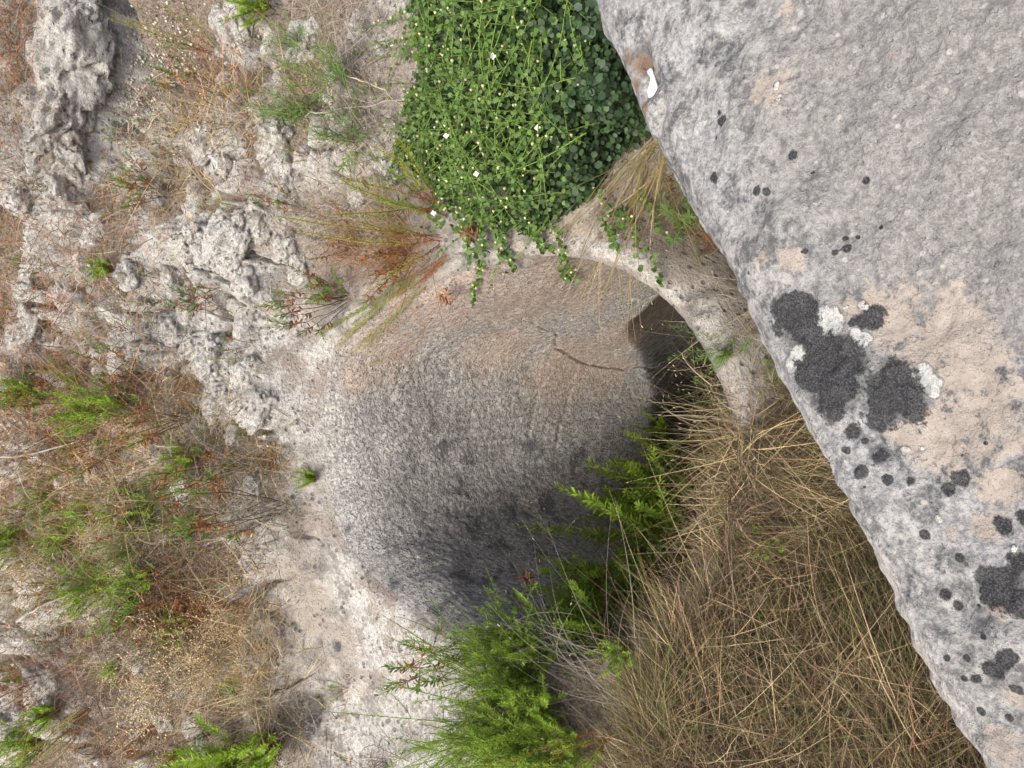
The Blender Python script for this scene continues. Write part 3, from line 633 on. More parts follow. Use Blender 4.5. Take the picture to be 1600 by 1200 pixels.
GREEN = (.125, .195, .04); BRIGHT = (.235, .35, .042); OLIVE = (.15, .18, .05); YEL = (.34, .36, .07); RUST = (.27, .115, .045); STRAW = (.58, .455, .28); GREY = (.33, .29, .25); BARK = (.10, .075, .06)
def shoot(fo, de, stm, p0, d, L, leaf, wid, nodes, t0, gcol, dcol, tdead, bend=None, scol=BARK, up=.9, sw=.004, per=1, kind='lance'):
    """a stem with leaves spiralling round it; leaves below tdead are dead"""
    d = unit(d); bend = rng.normal(size=3) * .15 + UP * .15 if bend is None else bend
    t = np.linspace(0, 1, 9)[:, None]; wig = np.cumsum(rng.normal(size=(9, 3)) * .012 * L, 0)
    P = p0 + d * L * t + bend * L * t * t + wig; stm.path(P, sw, sw * .4, jit(scol, 1)[0])
    n = max(3, int(nodes * L)) * per; ti = t0 + (1 - t0) * np.sort(rng.random(n)) ** .8
    pos = np.stack([np.interp(ti, t[:, 0], P[:, k]) for k in range(3)], 1)
    tan = unit(np.stack([np.interp(ti, t[:, 0], np.gradient(P, axis=0)[:, k]) for k in range(3)], 1))
    a = np.arange(n) * 2.4 + rng.normal(size=n) * .3; A = unit(np.cross(tan, [.3, .2, .93])); Bn = np.cross(tan, A)
    radl = A * np.cos(a)[:, None] + Bn * np.sin(a)[:, None]
    ld = unit(tan * (up + rng.normal(size=(n, 1)) * .15) + radl * rng.uniform(.6, 1, (n, 1)))
    sz = rng.uniform(.65, 1.1, n) * (1 - .45 * np.clip((ti - .85) / .15, 0, 1))
    g = ti > tdead + rng.normal(size=n) * .05
    if g.any(): fo.leaves(pos[g], ld[g], unit(tan[g] - radl[g] * .3 + 1e-3), leaf * sz[g], wid * sz[g], jit(gcol, g.sum(), .3, .12), kind)
    b = ~g
    if b.any(): de.leaves(pos[b], unit(ld[b] - UP * .7 + rng.normal(size=(b.sum(), 3)) * .5), radl[b], leaf * sz[b] * .8, wid * sz[b] * 1.1, jit(dcol, b.sum(), .35, .12), kind, curl=.4)
    return P
def finish(root, st, fo, de, mat=None):
    st.build('stem', M_TWIG, root); fo.build('foliage', mat or M_LEAF, root, 'stuff'); de.build('dead_foliage', M_DRY, root, 'stuff')
_store = {}
PROTO = {}
def proto(kind, var):
    """builds at the origin the first time; returns the parts' meshes"""
    key = (kind, var)
    if key in PROTO: return PROTO[key]
    st, fo, de = Batch(), Batch(), Batch(); O = np.zeros(3)
    def rd(sp): a = rng.uniform(0, 6.283); return np.array([math.cos(a) * sp, math.sin(a) * sp, 1.])
    if kind == 'fleabane':                   # bare dark stems, tufts of green leaves over withered ones
        for k in range(rng.integers(6, 10)):
            L = rng.uniform(.20, .38); sp = rng.uniform(.1, .75); P = shoot(fo, de, st, O + rng.normal(size=3) * .008, rd(sp), L, .032, .0085, 150, .62, GREEN, RUST, .80, sw=.0045, up=1.0)
            if rng.random() < .7:
                shoot(fo, de, st, P[5], unit(P[6] - P[5]) + rng.normal(size=3) * .5, L * .38, .028, .0075, 190, .3, GREEN, RUST, .52, sw=.003)
        de.ribbons(O + rng.normal(size=(40, 3)) * .02, np.c_[rng.normal(size=(40, 2)) * .6, np.ones(40)], rng.uniform(.08, .3, 40), .002, rng.normal(size=(40, 3)) * .3, 4, jit(GREY, 40), jit(RUST, 40))
    elif kind == 'leafy':                    # dense fresh green shoots
        for k in range(30):
            shoot(fo, de, st, O + rng.normal(size=3) * .02, rd(rng.uniform(.05, .8)), rng.uniform(.14, .34), .034, .0115, 270, .2, BRIGHT, RUST, .36, sw=.004, up=.8, scol=OLIVE)
    elif kind == 'narrow':                   # soft narrow-leaved herb
        for k in range(14):
            shoot(fo, de, st, O + rng.normal(size=3) * .012, rd(rng.uniform(.1, 1.0)), rng.uniform(.12, .24), .030, .0045, 260, .15, (.15, .235, .07), RUST, .2, sw=.0025, up=.7, scol=OLIVE)
    elif kind == 'feather':                  # yellow-green plumes with rusty feet
        for k in range(5 if var else 8):
            shoot(fo, de, st, O + rng.normal(size=3) * .01, rd(rng.uniform(.1, .8)), rng.uniform(.2, .36), .015, .0026, 900, .1, YEL if k % 3 else (.22, .30, .06), RUST, .38, sw=.003, up=.8, scol=RUST)
    elif kind == 'plume':                    # one long arching plume
        bd = np.array([.0, 0, -.25])
        shoot(fo, de, st, O, np.array([.0, 0, 1.]), .42, .014, .0028, 900, .05, YEL, RUST, .12, bend=bd, sw=.0035, up=.7, scol=OLIVE)
    elif kind == 'needle':                   # bright green needle shrub
        for k in range(60):
            sp = rng.uniform(.05, 1.05); P = shoot(fo, de, st, O + rng.normal(size=3) * .03, rd(sp), rng.uniform(.2, .38), .015, .0026, 520, .15, BRIGHT, RUST, .18, sw=.003, up=.8, scol=OLIVE)
            for j in (3, 4, 5, 6):
                shoot(fo, de, st, P[j], unit(P[j] - P[j - 1]) + rng.normal(size=3) * .55, .10, .013, .0026, 520, .1, (.20, .315, .04), RUST, .1, sw=.002, up=.8, scol=OLIVE)
    elif kind == 'frond':                    # toothed, ribbed leaves
        for k in range(6):
            L = rng.uniform(.09, .14); d = unit(rd(rng.uniform(.3, .9))); t = np.linspace(0, 1, 8)[:, None]; P = d * (.05 + L * t) + np.array([0, 0, -.04]) * t * t; st.path(np.r_[[O], P], .003, .001, OLIVE)
            sd = unit(np.cross(d, UP + 1e-3)); n = 15; ti = np.linspace(.1, 1, n); pos = np.stack([np.interp(ti, t[:, 0], P[:, q]) for q in range(3)], 1)
            for sg in (-1, 1):
                fo.leaves(pos, d * .55 + sd * sg, UP + sd * .01, .026 * (1.05 - .75 * ti), .010, jit((.11, .20, .045), n, .2), 'lance', .1)
        for k in range(9): shoot(fo, de, st, O, rd(rng.uniform(.2, .7)), rng.uniform(.12, .24), .026, .008, 120, .6, GREEN, RUST, .85, sw=.003)
    elif kind == 'seedhead':                 # dry twiggy plant with cream seed heads
        for k in range(26):
            d = unit(rd(rng.uniform(.2, 1.3))); P = st.ribbons(O + rng.normal(size=3) * .01, d, rng.uniform(.12, .24), .0022, rng.normal(size=3) * .3, 6, STRAW, STRAW, tube=True)[0]
            for j in range(2, 7):
                m = 4; dd = unit(rng.normal(size=(m, 3)) + d); Q = st.ribbons(np.repeat(P[j:j + 1], m, 0), dd, .035, .0014, 0, 2, STRAW, STRAW)
                de.blobs(Q[:, -1], rng.uniform(.002, .0045, m), jit((.62, .48, .30), m))
    elif kind == 'deadbush':                 # tangled rusty dead shrub
        n = 260; de.ribbons(O + rng.normal(size=(n, 3)) * .04, np.c_[rng.normal(size=(n, 2)) * .8, np.ones(n)], rng.uniform(.06, .22, n), .0022, rng.normal(size=(n, 3)) * .7, 5, jit(RUST, n, .4), jit((.30, .17, .08), n, .4))
        for k in range(6): shoot(fo, de, st, O, rd(rng.uniform(.2, .9)), rng.uniform(.12, .24), .024, .008, 140, .4, OLIVE, RUST, .9, sw=.003)
    elif kind == 'pink':                     # thin reddish flower spikes
        n = 22; P = st.ribbons(O + rng.normal(size=(n, 3)) * .02, np.c_[rng.normal(size=(n, 2)) * .5, np.ones(n)], rng.uniform(.08, .2, n), .0018, rng.normal(size=(n, 3)) * .3, 5, jit((.36, .2, .15), n), jit((.42, .22, .17), n))
        for j in (2, 3, 4, 5): de.blobs(P[:, j] + rng.normal(size=(n, 3)) * .003, .003, jit((.46, .24, .20), n))
    elif kind == 'spikes':                   # fan of bare dark stems
        for k in range(16):
            d = unit(rd(rng.uniform(.05, .7))); P = st.ribbons(O + rng.normal(size=3) * .01, d, rng.uniform(.12, .3), .004, rng.normal(size=3) * .12, 6, BARK, (.17, .13, .10), tube=True)[0]
            if k % 3 == 0: shoot(fo, de, st, P[-1], d, .07, .028, .008, 260, .1, GREEN, RUST, .35, sw=.002)
            else: st.ribbons(np.repeat(P[3:6], 2, 0), unit(rng.normal(size=(6, 3)) * .5 + d), .07, .0018, 0, 3, BARK, GREY, tube=True)
    out = []
    for nm, b_, mt, kd in (('stem', st, M_TWIG, None), ('foliage', fo, M_LEAF, 'stuff'), ('dead_foliage', de, M_DRY, 'stuff')):
        if b_.V:
            f = ([np.concatenate(b_.Q)] if b_.Q else []) + ([np.concatenate(b_.T)] if b_.T else [])
            o = mesh_np(nm, np.concatenate(b_.V), f, mt, fcol=np.concatenate(b_.C)); me = o.data; bpy.data.objects.remove(o); out.append((nm, me, kd))
    PROTO[key] = out; return out
NAMES = {'fleabane': ('woody_shrub', 'shrub'), 'leafy': ('leafy_shrub', 'shrub'), 'narrow': ('narrow_leaved_herb', 'herb'), 'feather': ('feathery_herb', 'herb'), 'plume': ('feathery_plume', 'herb'),
         'needle': ('needle_leaved_shrub', 'shrub'), 'frond': ('toothed_leaf_herb', 'herb'), 'seedhead': ('seed_head_plant', 'dry plant'), 'deadbush': ('dead_bush', 'dry plant'), 'pink': ('reddish_herb', 'herb'), 'spikes': ('bare_stemmed_shrub', 'shrub')}
def plant(kind, px, py, scale=1, label='', var=0, lean=(0, -.25), group=None, z=None, aim=None):
    p, n_ = hit(px, py); nm, cat = NAMES[kind]
    r = empty(nm, p, label, cat, group)
    if aim is not None:                      # the plant grows along this world direction
        q = Vector(aim).to_track_quat('Z', 'Y') @ Matrix.Rotation(rng.uniform(0, 6.28), 3, 'Z').to_quaternion()
    else:
        d = Vector((lean[0] + rng.normal() * .12, lean[1] + rng.normal() * .12, 1)); q = d.to_track_quat('Z', 'Y') @ Matrix.Rotation(rng.uniform(0, 6.28), 3, 'Z').to_quaternion()
    r.rotation_mode = 'QUATERNION'; r.rotation_quaternion = q; r.scale = (scale,) * 3; r.location = p - n_ * .01 + (unit(CAM - p) * .18 - UP * .05 if (900 < px < 1090 and 720 < py < 1000) else 0)
    for pn, me, kd in proto(kind, var):
        o = bpy.data.objects.new(pn, me); COL.objects.link(o); o.parent = r; tag(o, kind=kd)
    return r

PL = [  # kind, px, py (foot), scale, label
 ('fleabane', 452, 790, 1.15, 'shrub with bare dark stems fanning from the rock just left of the hollow'),
 ('fleabane', 385, 725, .95, 'woody shrub on the white rock with three leafy tips, above the bare fan of stems'),
 ('fleabane', 262, 305, .8, 'shrub with five brown and green tufts beside the dark rock recess'),
 ('fleabane', 375, 500, .7, 'small shrub with two long green leafy tips against the pitted white rock'),
 ('fleabane', 480, 330, .6, 'half dead dark-stemmed shrub on the lumps next to the small tan rock hollow'),
 ('frond', 545, 462, 1.1, 'herb with ribbed toothed leaves at the rim of the hollow'),
 ('fleabane', 540, 470, .9, 'brown tipped shrub sharing the foot of the toothed leaf herb'),
 ('fleabane', 245, 600, .8, 'small shrub with scattered green tips at the top edge of the thick dry growth'),
 ('fleabane', 300, 655, 1.0, 'large woody shrub full of green tips on the left of the big white rock'),
 ('leafy', 165, 640, .6, 'bright green shrub in the middle of the rusty undergrowth'),
 ('fleabane', 130, 625, .9, 'shrub of spreading green sprays leaning over the small white outcrop'),
 ('fleabane', 205, 690, .95, 'dense green and rust shrub under the large woody one'),
 ('leafy', 60, 605, .5, 'little green clump at the frame edge beside the pale outcrop'),
 ('frond', 235, 790, 1.2, 'dark green toothed leaves in the hollow between two dry mounds'),
 ('narrow', 225, 845, .9, 'grassy green tuft right below the dark toothed leaves'),
 ('fleabane', 340, 745, .8, 'shrub with a long row of green leaves in front of the white rock foot'),
 ('fleabane', 350, 800, .8, 'shrub hanging over the small grey crag left of the hollow'),
 ('leafy', 100, 775, .5, 'pale green tuft on the dry slope near the left border'),
 ('leafy', 40, 835, .55, 'green tuft in the orange dry stalks by the left border'),
 ('leafy', 180, 905, .65, 'shrub with bright green leaves over a fallen grey branch'),
 ('leafy', 245, 925, .7, 'clump of green and rust leaves right of the fallen grey branch'),
 ('fleabane', 330, 915, .9, 'flat shrub with two green sprays in the dark brown thicket'),
 ('deadbush', 330, 950, 1.2, 'dark brown dead bush beside the tan rock bank'),
 ('deadbush', 260, 970, .9, 'low dead bush with curled rusty leaves'),
 ('seedhead', 300, 1000, 1.2, 'dry plant covered with cream seed heads below the dark thicket'),
 ('seedhead', 265, 1085, 1.0, 'second seed head plant, lower on the slope near the grey stones'),
 ('seedhead', 360, 985, .9, 'pale seed head plant next to the sandy ledge'),
 ('seedhead', 345, 1040, .8, 'thin seed head plant between the two larger ones and the sandy ledge'),
 ('feather', 150, 1100, 1.0, 'yellowish feathery herb on the lower left slope'),
 ('plume', 112, 1180, 1.0, 'single yellow plume arching at the bottom left'),
 ('fleabane', 60, 1060, .8, 'shrub with green shoots over the grey block at the lower left'),
 ('leafy', 70, 1160, .6, 'green shrub at the bottom left corner'),
 ('feather', 130, 1140, .8, 'olive feathery herb above the single yellow plume'),
 ('leafy', 400, 1175, .9, 'bright green shrub at the bottom border left of the pale ledge'),
 ('leafy', 440, 1150, .7, 'green tuft against the grey pit in the pale ledge'),
 ('feather', 280, 1180, .6, 'low greenish sprigs at the bottom border among grey stones'),
 ('spikes', 605, 1195, .7, 'bare twiggy plant at the bottom border of the pale ledge'),
 ('feather', 335, 85, .9, 'yellow feathery herb beside the bare earth patch'),
 ('plume', 365, 115, .9, 'long yellow plume pointing into the bare earth patch'),
 ('fleabane', 350, 150, .7, 'leafy shrub with olive tips below the yellow plume'),
 ('leafy', 425, 15, .5, 'green shrub at the top border beside the pitted white block'),
 ('narrow', 480, 75, .8, 'thin green herb between two white blocks near the top'),
 ('narrow', 490, 175, 1.25, 'large soft green herb with narrow leaves on the white knobs'),
 ('narrow', 565, 225, 1.2, 'yellow-green narrow-leaved herb under the large soft one'),
 ('narrow', 545, 120, .9, 'small green herb by the grey fallen stick'),
 ('feather', 690, 330, 1.15, 'feathery green and rust herb tucked beneath the caper bush'),
 ('feather', 690, 375, 1.2, 'second feathery herb under the caper bush, with a rusty base'),
 ('deadbush', 640, 400, 1.2, 'rust brown dead bush on the upper rim of the hollow'),
 ('deadbush', 560, 385, .9, 'grey brown dead tangle in the crevice above the rim'),
 ('feather', 480, 245, .5, 'small rusty herb in the crack between the white knobs'),
 ('pink', 395, 270, .9, 'reddish herb on the white knob near the top'),
 ('pink', 410, 300, .8, 'pinkish herb beside the reddish one'),
 ('pink', 115, 470, .9, 'red-brown herb on the narrow white outcrop'),
 ('pink', 45, 495, 1.1, 'dark red herb leaning over the leftmost white outcrop'),
 ('pink', 130, 1035, 1.0, 'pinkish dry herb above the lower grey stones'),
 ('feather', 380, 325, .5, 'tiny yellow sprig on the pale rock'),
 ('plume', 395, 560, .6, 'yellow trailing sprig on the edge of the big white rock'),
 ('deadbush', 430, 715, .55, 'straw coloured dry cushion at the foot of the smooth white rock'),
 ('leafy', 496, 745, .28, 'tiny green sprout alone on the grey rock wall beside the hollow'),
 ('leafy', 1060, 850, 1.5, 'large bright green shrub growing beside the hollow'),
 ('leafy', 1050, 785, 1.3, 'bright green leafy shrub just above the largest one at the hollow'),
 ('leafy', 1045, 675, .6, 'small green shoot reaching into the hollow above the bright shrubs'),
 ('leafy', 1060, 735, 1.0, 'leafy shoot with browned foot at the edge of the dark hollow'),
 ('leafy', 1015, 900, .8, 'shrub mixed with dry stalks left of the largest bright green one'),
 ('leafy', 935, 905, .85, 'green shrub with orange dead leaves on the lip of the hollow'),
 ('leafy', 930, 960, .85, 'green shrub between the orange leaved one and the needle shrub'),
 ('leafy', 940, 990, .8, 'smaller green shrub against the dry grass'),
 ('fleabane', 730, 1030, 1.0, 'shrub with two dark green leafy shoots over the pale ledge'),
 ('needle', 860, 1110, 1.25, 'big feathery bright green shrub at the bottom of the picture'),
 ('needle', 850, 1010, 1.0, 'feathery green shrub between the hollow and the pale ledge'),
 ('needle', 900, 1180, 1.1, 'lowest feathery green shrub, at the bottom border'),
 ('feather', 960, 1150, 1.0, 'wispy green herb where the needle shrubs meet the dry grass'),
 ('leafy', 1215, 838, .35, 'small fresh green sprig in the dry grass close to the boulder'),
 ('narrow', 1150, 545, .7, 'small grey green herb on the near lip of the hollow'),
 ('narrow', 1085, 345, 1.0, 'fine green grassy herb between the boulder and the caper bush'),
 ('deadbush', 1110, 380, .5, 'curl of dry stems against the boulder'),
 ('plume', 505, 1010, .45, 'yellow trailing sprig on the sandy bank'),
 ('feather', 545, 1075, .5, 'greenish sprig creeping down the pale ledge'),
 ('leafy', 985, 1010, .35, 'tiny green sprig in the straw below the bright shrubs'),
 ('leafy', 1235, 560, .3, 'hardly visible green sprig in the shade under the boulder'),
]
for i, (k, a, b, s_, lb) in enumerate(PL):
    lean = (0, .12) if a > 850 and b > 600 else (0, -.1)
    aim = None
    if lb.startswith('long yellow plume'): aim = (.75, .1, .9)
    if lb.startswith('single yellow plume'): aim = (-1, .1, .35)
    plant(k, a, b, s_, lb, var=i % 3, lean=lean, aim=aim)
# the long arching sprays that hang over the far wall of the hollow
for (x0, y0, x1, y1, L, lb) in [(700, 400, 520, 535, .62, 'longest yellow-green spray drooping across the upper rim of the hollow'), (655, 480, 580, 560, .3, 'thin rusty runner hanging on the hollow wall'),
                                (672, 500, 600, 590, .34, 'curved green and rust runner lowest on the hollow wall')]:
    p0, _ = hit(x0, y0, True); p1, _ = hit(x1, y1, True); d = p1 - p0; Ld = np.linalg.norm(d); r = empty('trailing_spray', p0, lb, 'herb')
    st, fo, de = Batch(), Batch(), Batch(); to = unit(CAM - p0)
    big = L > .5
    for k in range(7 if big else 1):
        e = d * rng.uniform(.6, 1.0) + rng.normal(size=3) * (.05 if big else .0)
        shoot(fo, de, st, to * .03 + rng.normal(size=3) * .01, unit(e + to * .12 * Ld), Ld * rng.uniform(.75, 1), .016 if big else .008, .003, 700, .05, (.24, .32, .06) if k % 2 else YEL, RUST, .25 if big else .7, bend=(-to * .10 + unit(np.cross(d, to)) * (.02 if big else .3)), scol=RUST, sw=.0025)
    finish(r, st, fo, de)
# small sprigs that nothing tells apart
n_s = 0
for _ in range(1400):
    a, b = rng.uniform(0, 420), rng.uniform(180, 1200)
    wgt = .25 + .75 * math.exp(-((a - 150) / 130) ** 2 - ((b - 760) / 170) ** 2) + .5 * math.exp(-((a - 60) / 90) ** 2 - ((b - 1080) / 110) ** 2)
    if rng.random() > wgt * .75: continue
    p, _ = hit(a, b)
    kd = ['fleabane', 'leafy', 'deadbush', 'pink', 'feather'][rng.choice(5, p=[.46, .14, .2, .1, .1])]
    look = {'fleabane': 'small woody sprig with green tips', 'leafy': 'small fresh green sprig', 'deadbush': 'small rusty dead sprig', 'pink': 'small reddish sprig', 'feather': 'small yellowish feathery sprig'}[kd]
    spot = ('near the dark rock recess' if b < 380 and a < 260 else 'on the white knobs left of the caper bush' if b < 380 else 'among the leftmost outcrops' if b < 560 and a < 200 else 'by the big pitted white rock' if b < 700 and a > 260 else
            'in the thick rusty undergrowth' if b < 800 else 'in the dark brown thicket' if a > 220 and b < 980 else 'on the orange stalks by the left border' if b < 980 else 'around the seed head plants' if a > 220 else 'on the lower grey stones')
    if a > 250 and b < 640 and rng.random() < .6: continue
    plant(kd, a, b, rng.uniform(.25, .52), look + ' ' + spot, var=n_s % 3, group='small sprigs scattered over the rocky slope'); n_s += 1
    if n_s >= 120: break
print('plants', round(time.time() - T0, 1))

# ---- dry undergrowth over the slope: a tangle nobody could count
DEN = [(30, 80, 55, 110, 1, 0), (30, 400, 70, 300, .18, 0), (350, 130, 50, 50, .6, 0), (280, 190, 60, 40, .7, 1), (250, 290, 60, 50, .5, 1), (570, 80, 55, 90, .35, 2), (560, 340, 70, 50, .8, 2), (130, 330, 100, 50, .22, 0), (350, 180, 60, 40, .5, 1),
       (130, 450, 110, 70, .25, 0), (230, 500, 60, 60, .3, 2), (100, 680, 130, 80, 1, 0), (250, 650, 90, 60, .9, 1), (100, 860, 130, 90, 1.2, 1), (300, 900, 80, 60, 1.2, 3), (350, 1000, 70, 80, 1.2, 1), (230, 1010, 90, 70, 1, 2), (130, 1030, 90, 60, .6, 4),
       (80, 1100, 90, 80, .35, 0), (240, 1140, 80, 50, .6, 3), (425, 720, 32, 25, 1, 1), (400, 780, 50, 50, .5, 2), (430, 1150, 70, 50, .8, 2), (610, 1195, 60, 30, .4, 2), (200, 780, 120, 80, 1, 1), (330, 830, 70, 60, .8, 2), (640, 380, 60, 60, .9, 0),
       (390, 1060, 50, 90, .8, 1), (500, 340, 60, 40, .4, 2), (480, 130, 50, 40, .5, 1), (560, 200, 60, 50, .4, 2), (50, 600, 60, 50, .6, 0), (180, 600, 90, 40, .6, 0), (320, 700, 60, 50, .7, 2)]
CLS = [(.44, .23, .12), (.56, .41, .23), (.40, .35, .30), (.28, .16, .09), (.48, .30, .23)]
ga = np.array(DEN)
def scatter(n, box):
    out, oc = [], []
    while len(out) < n:
        m = 20000; a = rng.uniform(box[0], box[2], m); b = rng.uniform(box[1], box[3], m)
        e = ga[None, :, 4] * np.exp(-((a[:, None] - ga[None, :, 0]) / ga[None, :, 2]) ** 2 - ((b[:, None] - ga[None, :, 1]) / ga[None, :, 3]) ** 2)
        D = (e.sum(1) + .04 * (a < 420)) * (1 - np.exp(-((a - 225) / 62) ** 2 - ((b - 80) / 110) ** 2)) * (1 - .9 * np.exp(-((a - 100) / 32) ** 2 - ((b - 110) / 110) ** 2)); k = rng.random(m) < D * .8
        pick = (e + 1e-6); pick = (pick / pick.sum(1, keepdims=True)).cumsum(1); ci = (pick < rng.random((m, 1))).sum(1).clip(0, len(DEN) - 1)
        for i in np.nonzero(k)[0]:
            out.append((a[i], b[i])); oc.append(int(ga[ci[i], 5]))
            if len(out) >= n: break
    return out, oc
uv, uc = scatter(36000, (-260, -260, 640, 1460))
Pu = np.array([hit(*q)[0] for q in uv]); uc = np.array(uc); N = len(Pu)
tw = Batch(); base_c = np.array(CLS)[uc] * rng.uniform(.5, 1.35, (N, 1)); alt = rng.random(N) < .3; base_c[alt] = jit(GREY, alt.sum(), .4)
dirs = np.c_[rng.normal(size=(N, 2)) * .75, rng.uniform(.1, 1.1, N)]; dirs[:, 1] -= .15
Lw = rng.uniform(.03, .12, N) * rng.choice([1, 1, 1.8], N)
tw.ribbons(Pu + rng.normal(size=(N, 3)) * [.01, .01, .004], dirs, Lw, rng.uniform(.0018, .0044, N), rng.normal(size=(N, 3)) * .45 - UP * .15, 4, base_c * .8, base_c * 1.1)
m = 9000; k = rng.integers(0, N, m); tw.leaves(Pu[k] + rng.normal(size=(m, 3)) * .02 + UP * .015, rng.normal(size=(m, 3)), rng.normal(size=(m, 3)) + UP, rng.uniform(.006, .02, m), rng.uniform(.003, .008, m), base_c[k] * rng.uniform(.6, 1.4, (m, 1)), 'lance', .4)
gk = rng.integers(0, N, 5000); gk = gk[(uc[gk] < 4)]; tw.leaves(Pu[gk] + rng.normal(size=(len(gk), 3)) * .02 + UP * .03, np.c_[rng.normal(size=(len(gk), 2)) * .5, np.ones(len(gk))], rng.normal(size=(len(gk), 3)) + [0, -1, .5], rng.uniform(.012, .025, len(gk)), .005, jit((.15, .20, .05), len(gk), .4), 'lance', .2)
o = tw.build('dry_undergrowth', M_DRY); tag(o, 'rusty and straw coloured tangle of dead stems covering the rocky slope', 'undergrowth', kind='stuff')
# long pale loose stalks lying over it
lg = Batch(); K = 260; q = [hit(rng.uniform(-20, 520), rng.uniform(-20, 1210))[0] for _ in range(K)]
lg.ribbons(np.array(q) + UP * .03, np.c_[rng.normal(size=(K, 2)) * .9, rng.uniform(.1, .9, K)], rng.uniform(.12, .42, K), rng.uniform(.0018, .003, K), rng.normal(size=(K, 3)) * .5, 10, jit((.50, .42, .32), K), jit((.55, .46, .34), K), tube=True)
o = lg.build('dry_stalks', M_DRY); tag(o, 'long pale curved dead stalks straying over the rocky slope', 'stalks', kind='stuff')
# gravel and snail shells on the bare earth
gv = Batch(); K = 700; q = []
for _ in range(K):
    c = [(250, 90, 60, 60), (210, 160, 40, 40), (400, 100, 180, 120), (230, 480, 60, 60), (560, 200, 60, 90), (200, 600, 200, 400)][rng.choice(6, p=[.4, .15, .1, .15, .1, .1])]
    q.append(hit(rng.normal(c[0], c[2] * .6), rng.normal(c[1], c[3] * .6))[0])
gv.blobs(np.array(q) + UP * .002, rng.uniform(.002, .007, K) * rng.choice([1, 1, 1.6], K), jit((.42, .38, .33), K, .4)); o = gv.build('gravel', M_TWIG); tag(o, 'pale grit and snail shells on the bare earth between the rocks', 'gravel', kind='stuff')
# fallen branches
for pts, w0, lb, c in [([(-20, 722), (60, 708), (130, 690), (165, 680)], .012, 'long grey fallen branch at the left border', GREY), ([(40, 968), (75, 945), (110, 930), (150, 915)], .02, 'thick weathered branch lying in the dry slope', (.36, .32, .28)),
                      ([(488, 183), (530, 175), (580, 168), (640, 160)], .008, 'grey fallen stick reaching under the caper bush', GREY), ([(545, 118), (580, 130), (610, 145), (640, 170)], .006, 'tan bent stick beside the grey fallen one', STRAW),
                      ([(95, 510), (115, 475), (140, 440), (165, 415)], .008, 'curved pale stick leaning on the white outcrop', (.40, .34, .28)), ([(230, 155), (240, 165), (250, 178)], .010, 'short black twig on the bare earth', BARK),
                      ([(165, 990), (150, 960), (170, 930), (250, 905)], .004, 'long wiry stem arching over the seed heads', (.5, .38, .26))]:
    q = [hit(a, b)[0] + UP * .03 + unit(CAM - hit(a, b)[0]) * .02 for a, b in pts]; q = np.array(q); t = np.linspace(0, len(q) - 1, 14); q = np.stack([np.interp(t, np.arange(len(q)), q[:, i]) for i in range(3)], 1) + rng.normal(size=(14, 3)) * .004
    b_ = Batch(); b_.path(q, w0, w0 * .5, c); o = b_.build('fallen_stick', M_TWIG); tag(o, lb, 'stick')
print('undergrowth', N, round(time.time() - T0, 1))

# ---- dry grass on the bank between the hollow and the boulder
def inpoly(a, b, poly):
    c = np.zeros(len(a), bool); j = len(poly) - 1
    for i in range(len(poly)):
        xi, yi = poly[i]; xj, yj = poly[j]; c ^= ((yi > b) != (yj > b)) & (a < (xj - xi) * (b - yi) / (yj - yi + 1e-9) + xi); j = i
    return c
GP = [(1120, 900), (1135, 800), (1142, 720), (1160, 668), (1210, 600), (1260, 640), (1400, 860), (1620, 1260), (1620, 1500), (850, 1500), (985, 1200), (1010, 1080), (1060, 960)]
a = rng.uniform(850, 1640, 170000); b = rng.uniform(600, 1500, 170000); k = inpoly(a, b, GP); a, b = a[k][:60000], b[k][:60000]
Pg = np.array([hit(p, q)[0] for p, q in zip(a, b)]); N = len(Pg)
gr = Batch(); hv = rng.random(N); clump = fbm(np.c_[Pg[:, :2], Pg[:, 2] * 0], 7, 2)
az = rng.normal(size=N) * .7 + 1.3 * clump
flip = rng.random(N) < .18
dy = np.cos(az) * np.where(flip, -1, 1); dx = np.sin(az)
dirs = np.c_[dx * .75, dy * .85, rng.uniform(.05, .7, N)]
Lg = rng.uniform(.05, .17, N) * rng.choice([1, 1, 1.6], N)
col = jit(STRAW, N, .45, .08); kk = hv < .36; col[kk] = jit((.20, .15, .095), kk.sum(), .4); kk = (hv > .84) | ((clump > .3) & (hv > .55)); col[kk] = jit((.16, .185, .06), kk.sum(), .3); kk = (hv > .965); col[kk] = jit((.45, .22, .12), kk.sum(), .2)
gr.ribbons(Pg, dirs, Lg, rng.uniform(.0013, .0032, N), np.c_[rng.normal(size=(N, 2)) * .5, -rng.uniform(.1, .6, N)], 5, col * .75, col)
# fine matted thatch underneath
kt = rng.integers(0, N, 28000); gr.ribbons(Pg[kt] + UP * .01 + rng.normal(size=(28000, 3)) * [.02, .02, .006], np.c_[rng.normal(size=(28000, 2)) * [.6, 1], rng.uniform(0, .35, 28000)], rng.uniform(.05, .14, 28000), .0022, rng.normal(size=(28000, 3)) * .3, 3, jit((.09, .07, .05), 28000, .5), jit((.20, .15, .10), 28000, .5))
o = gr.build('dry_grass', M_DRY); tag(o, 'straw coloured dry grass matted over the bank beside the boulder', 'grass', kind='stuff')
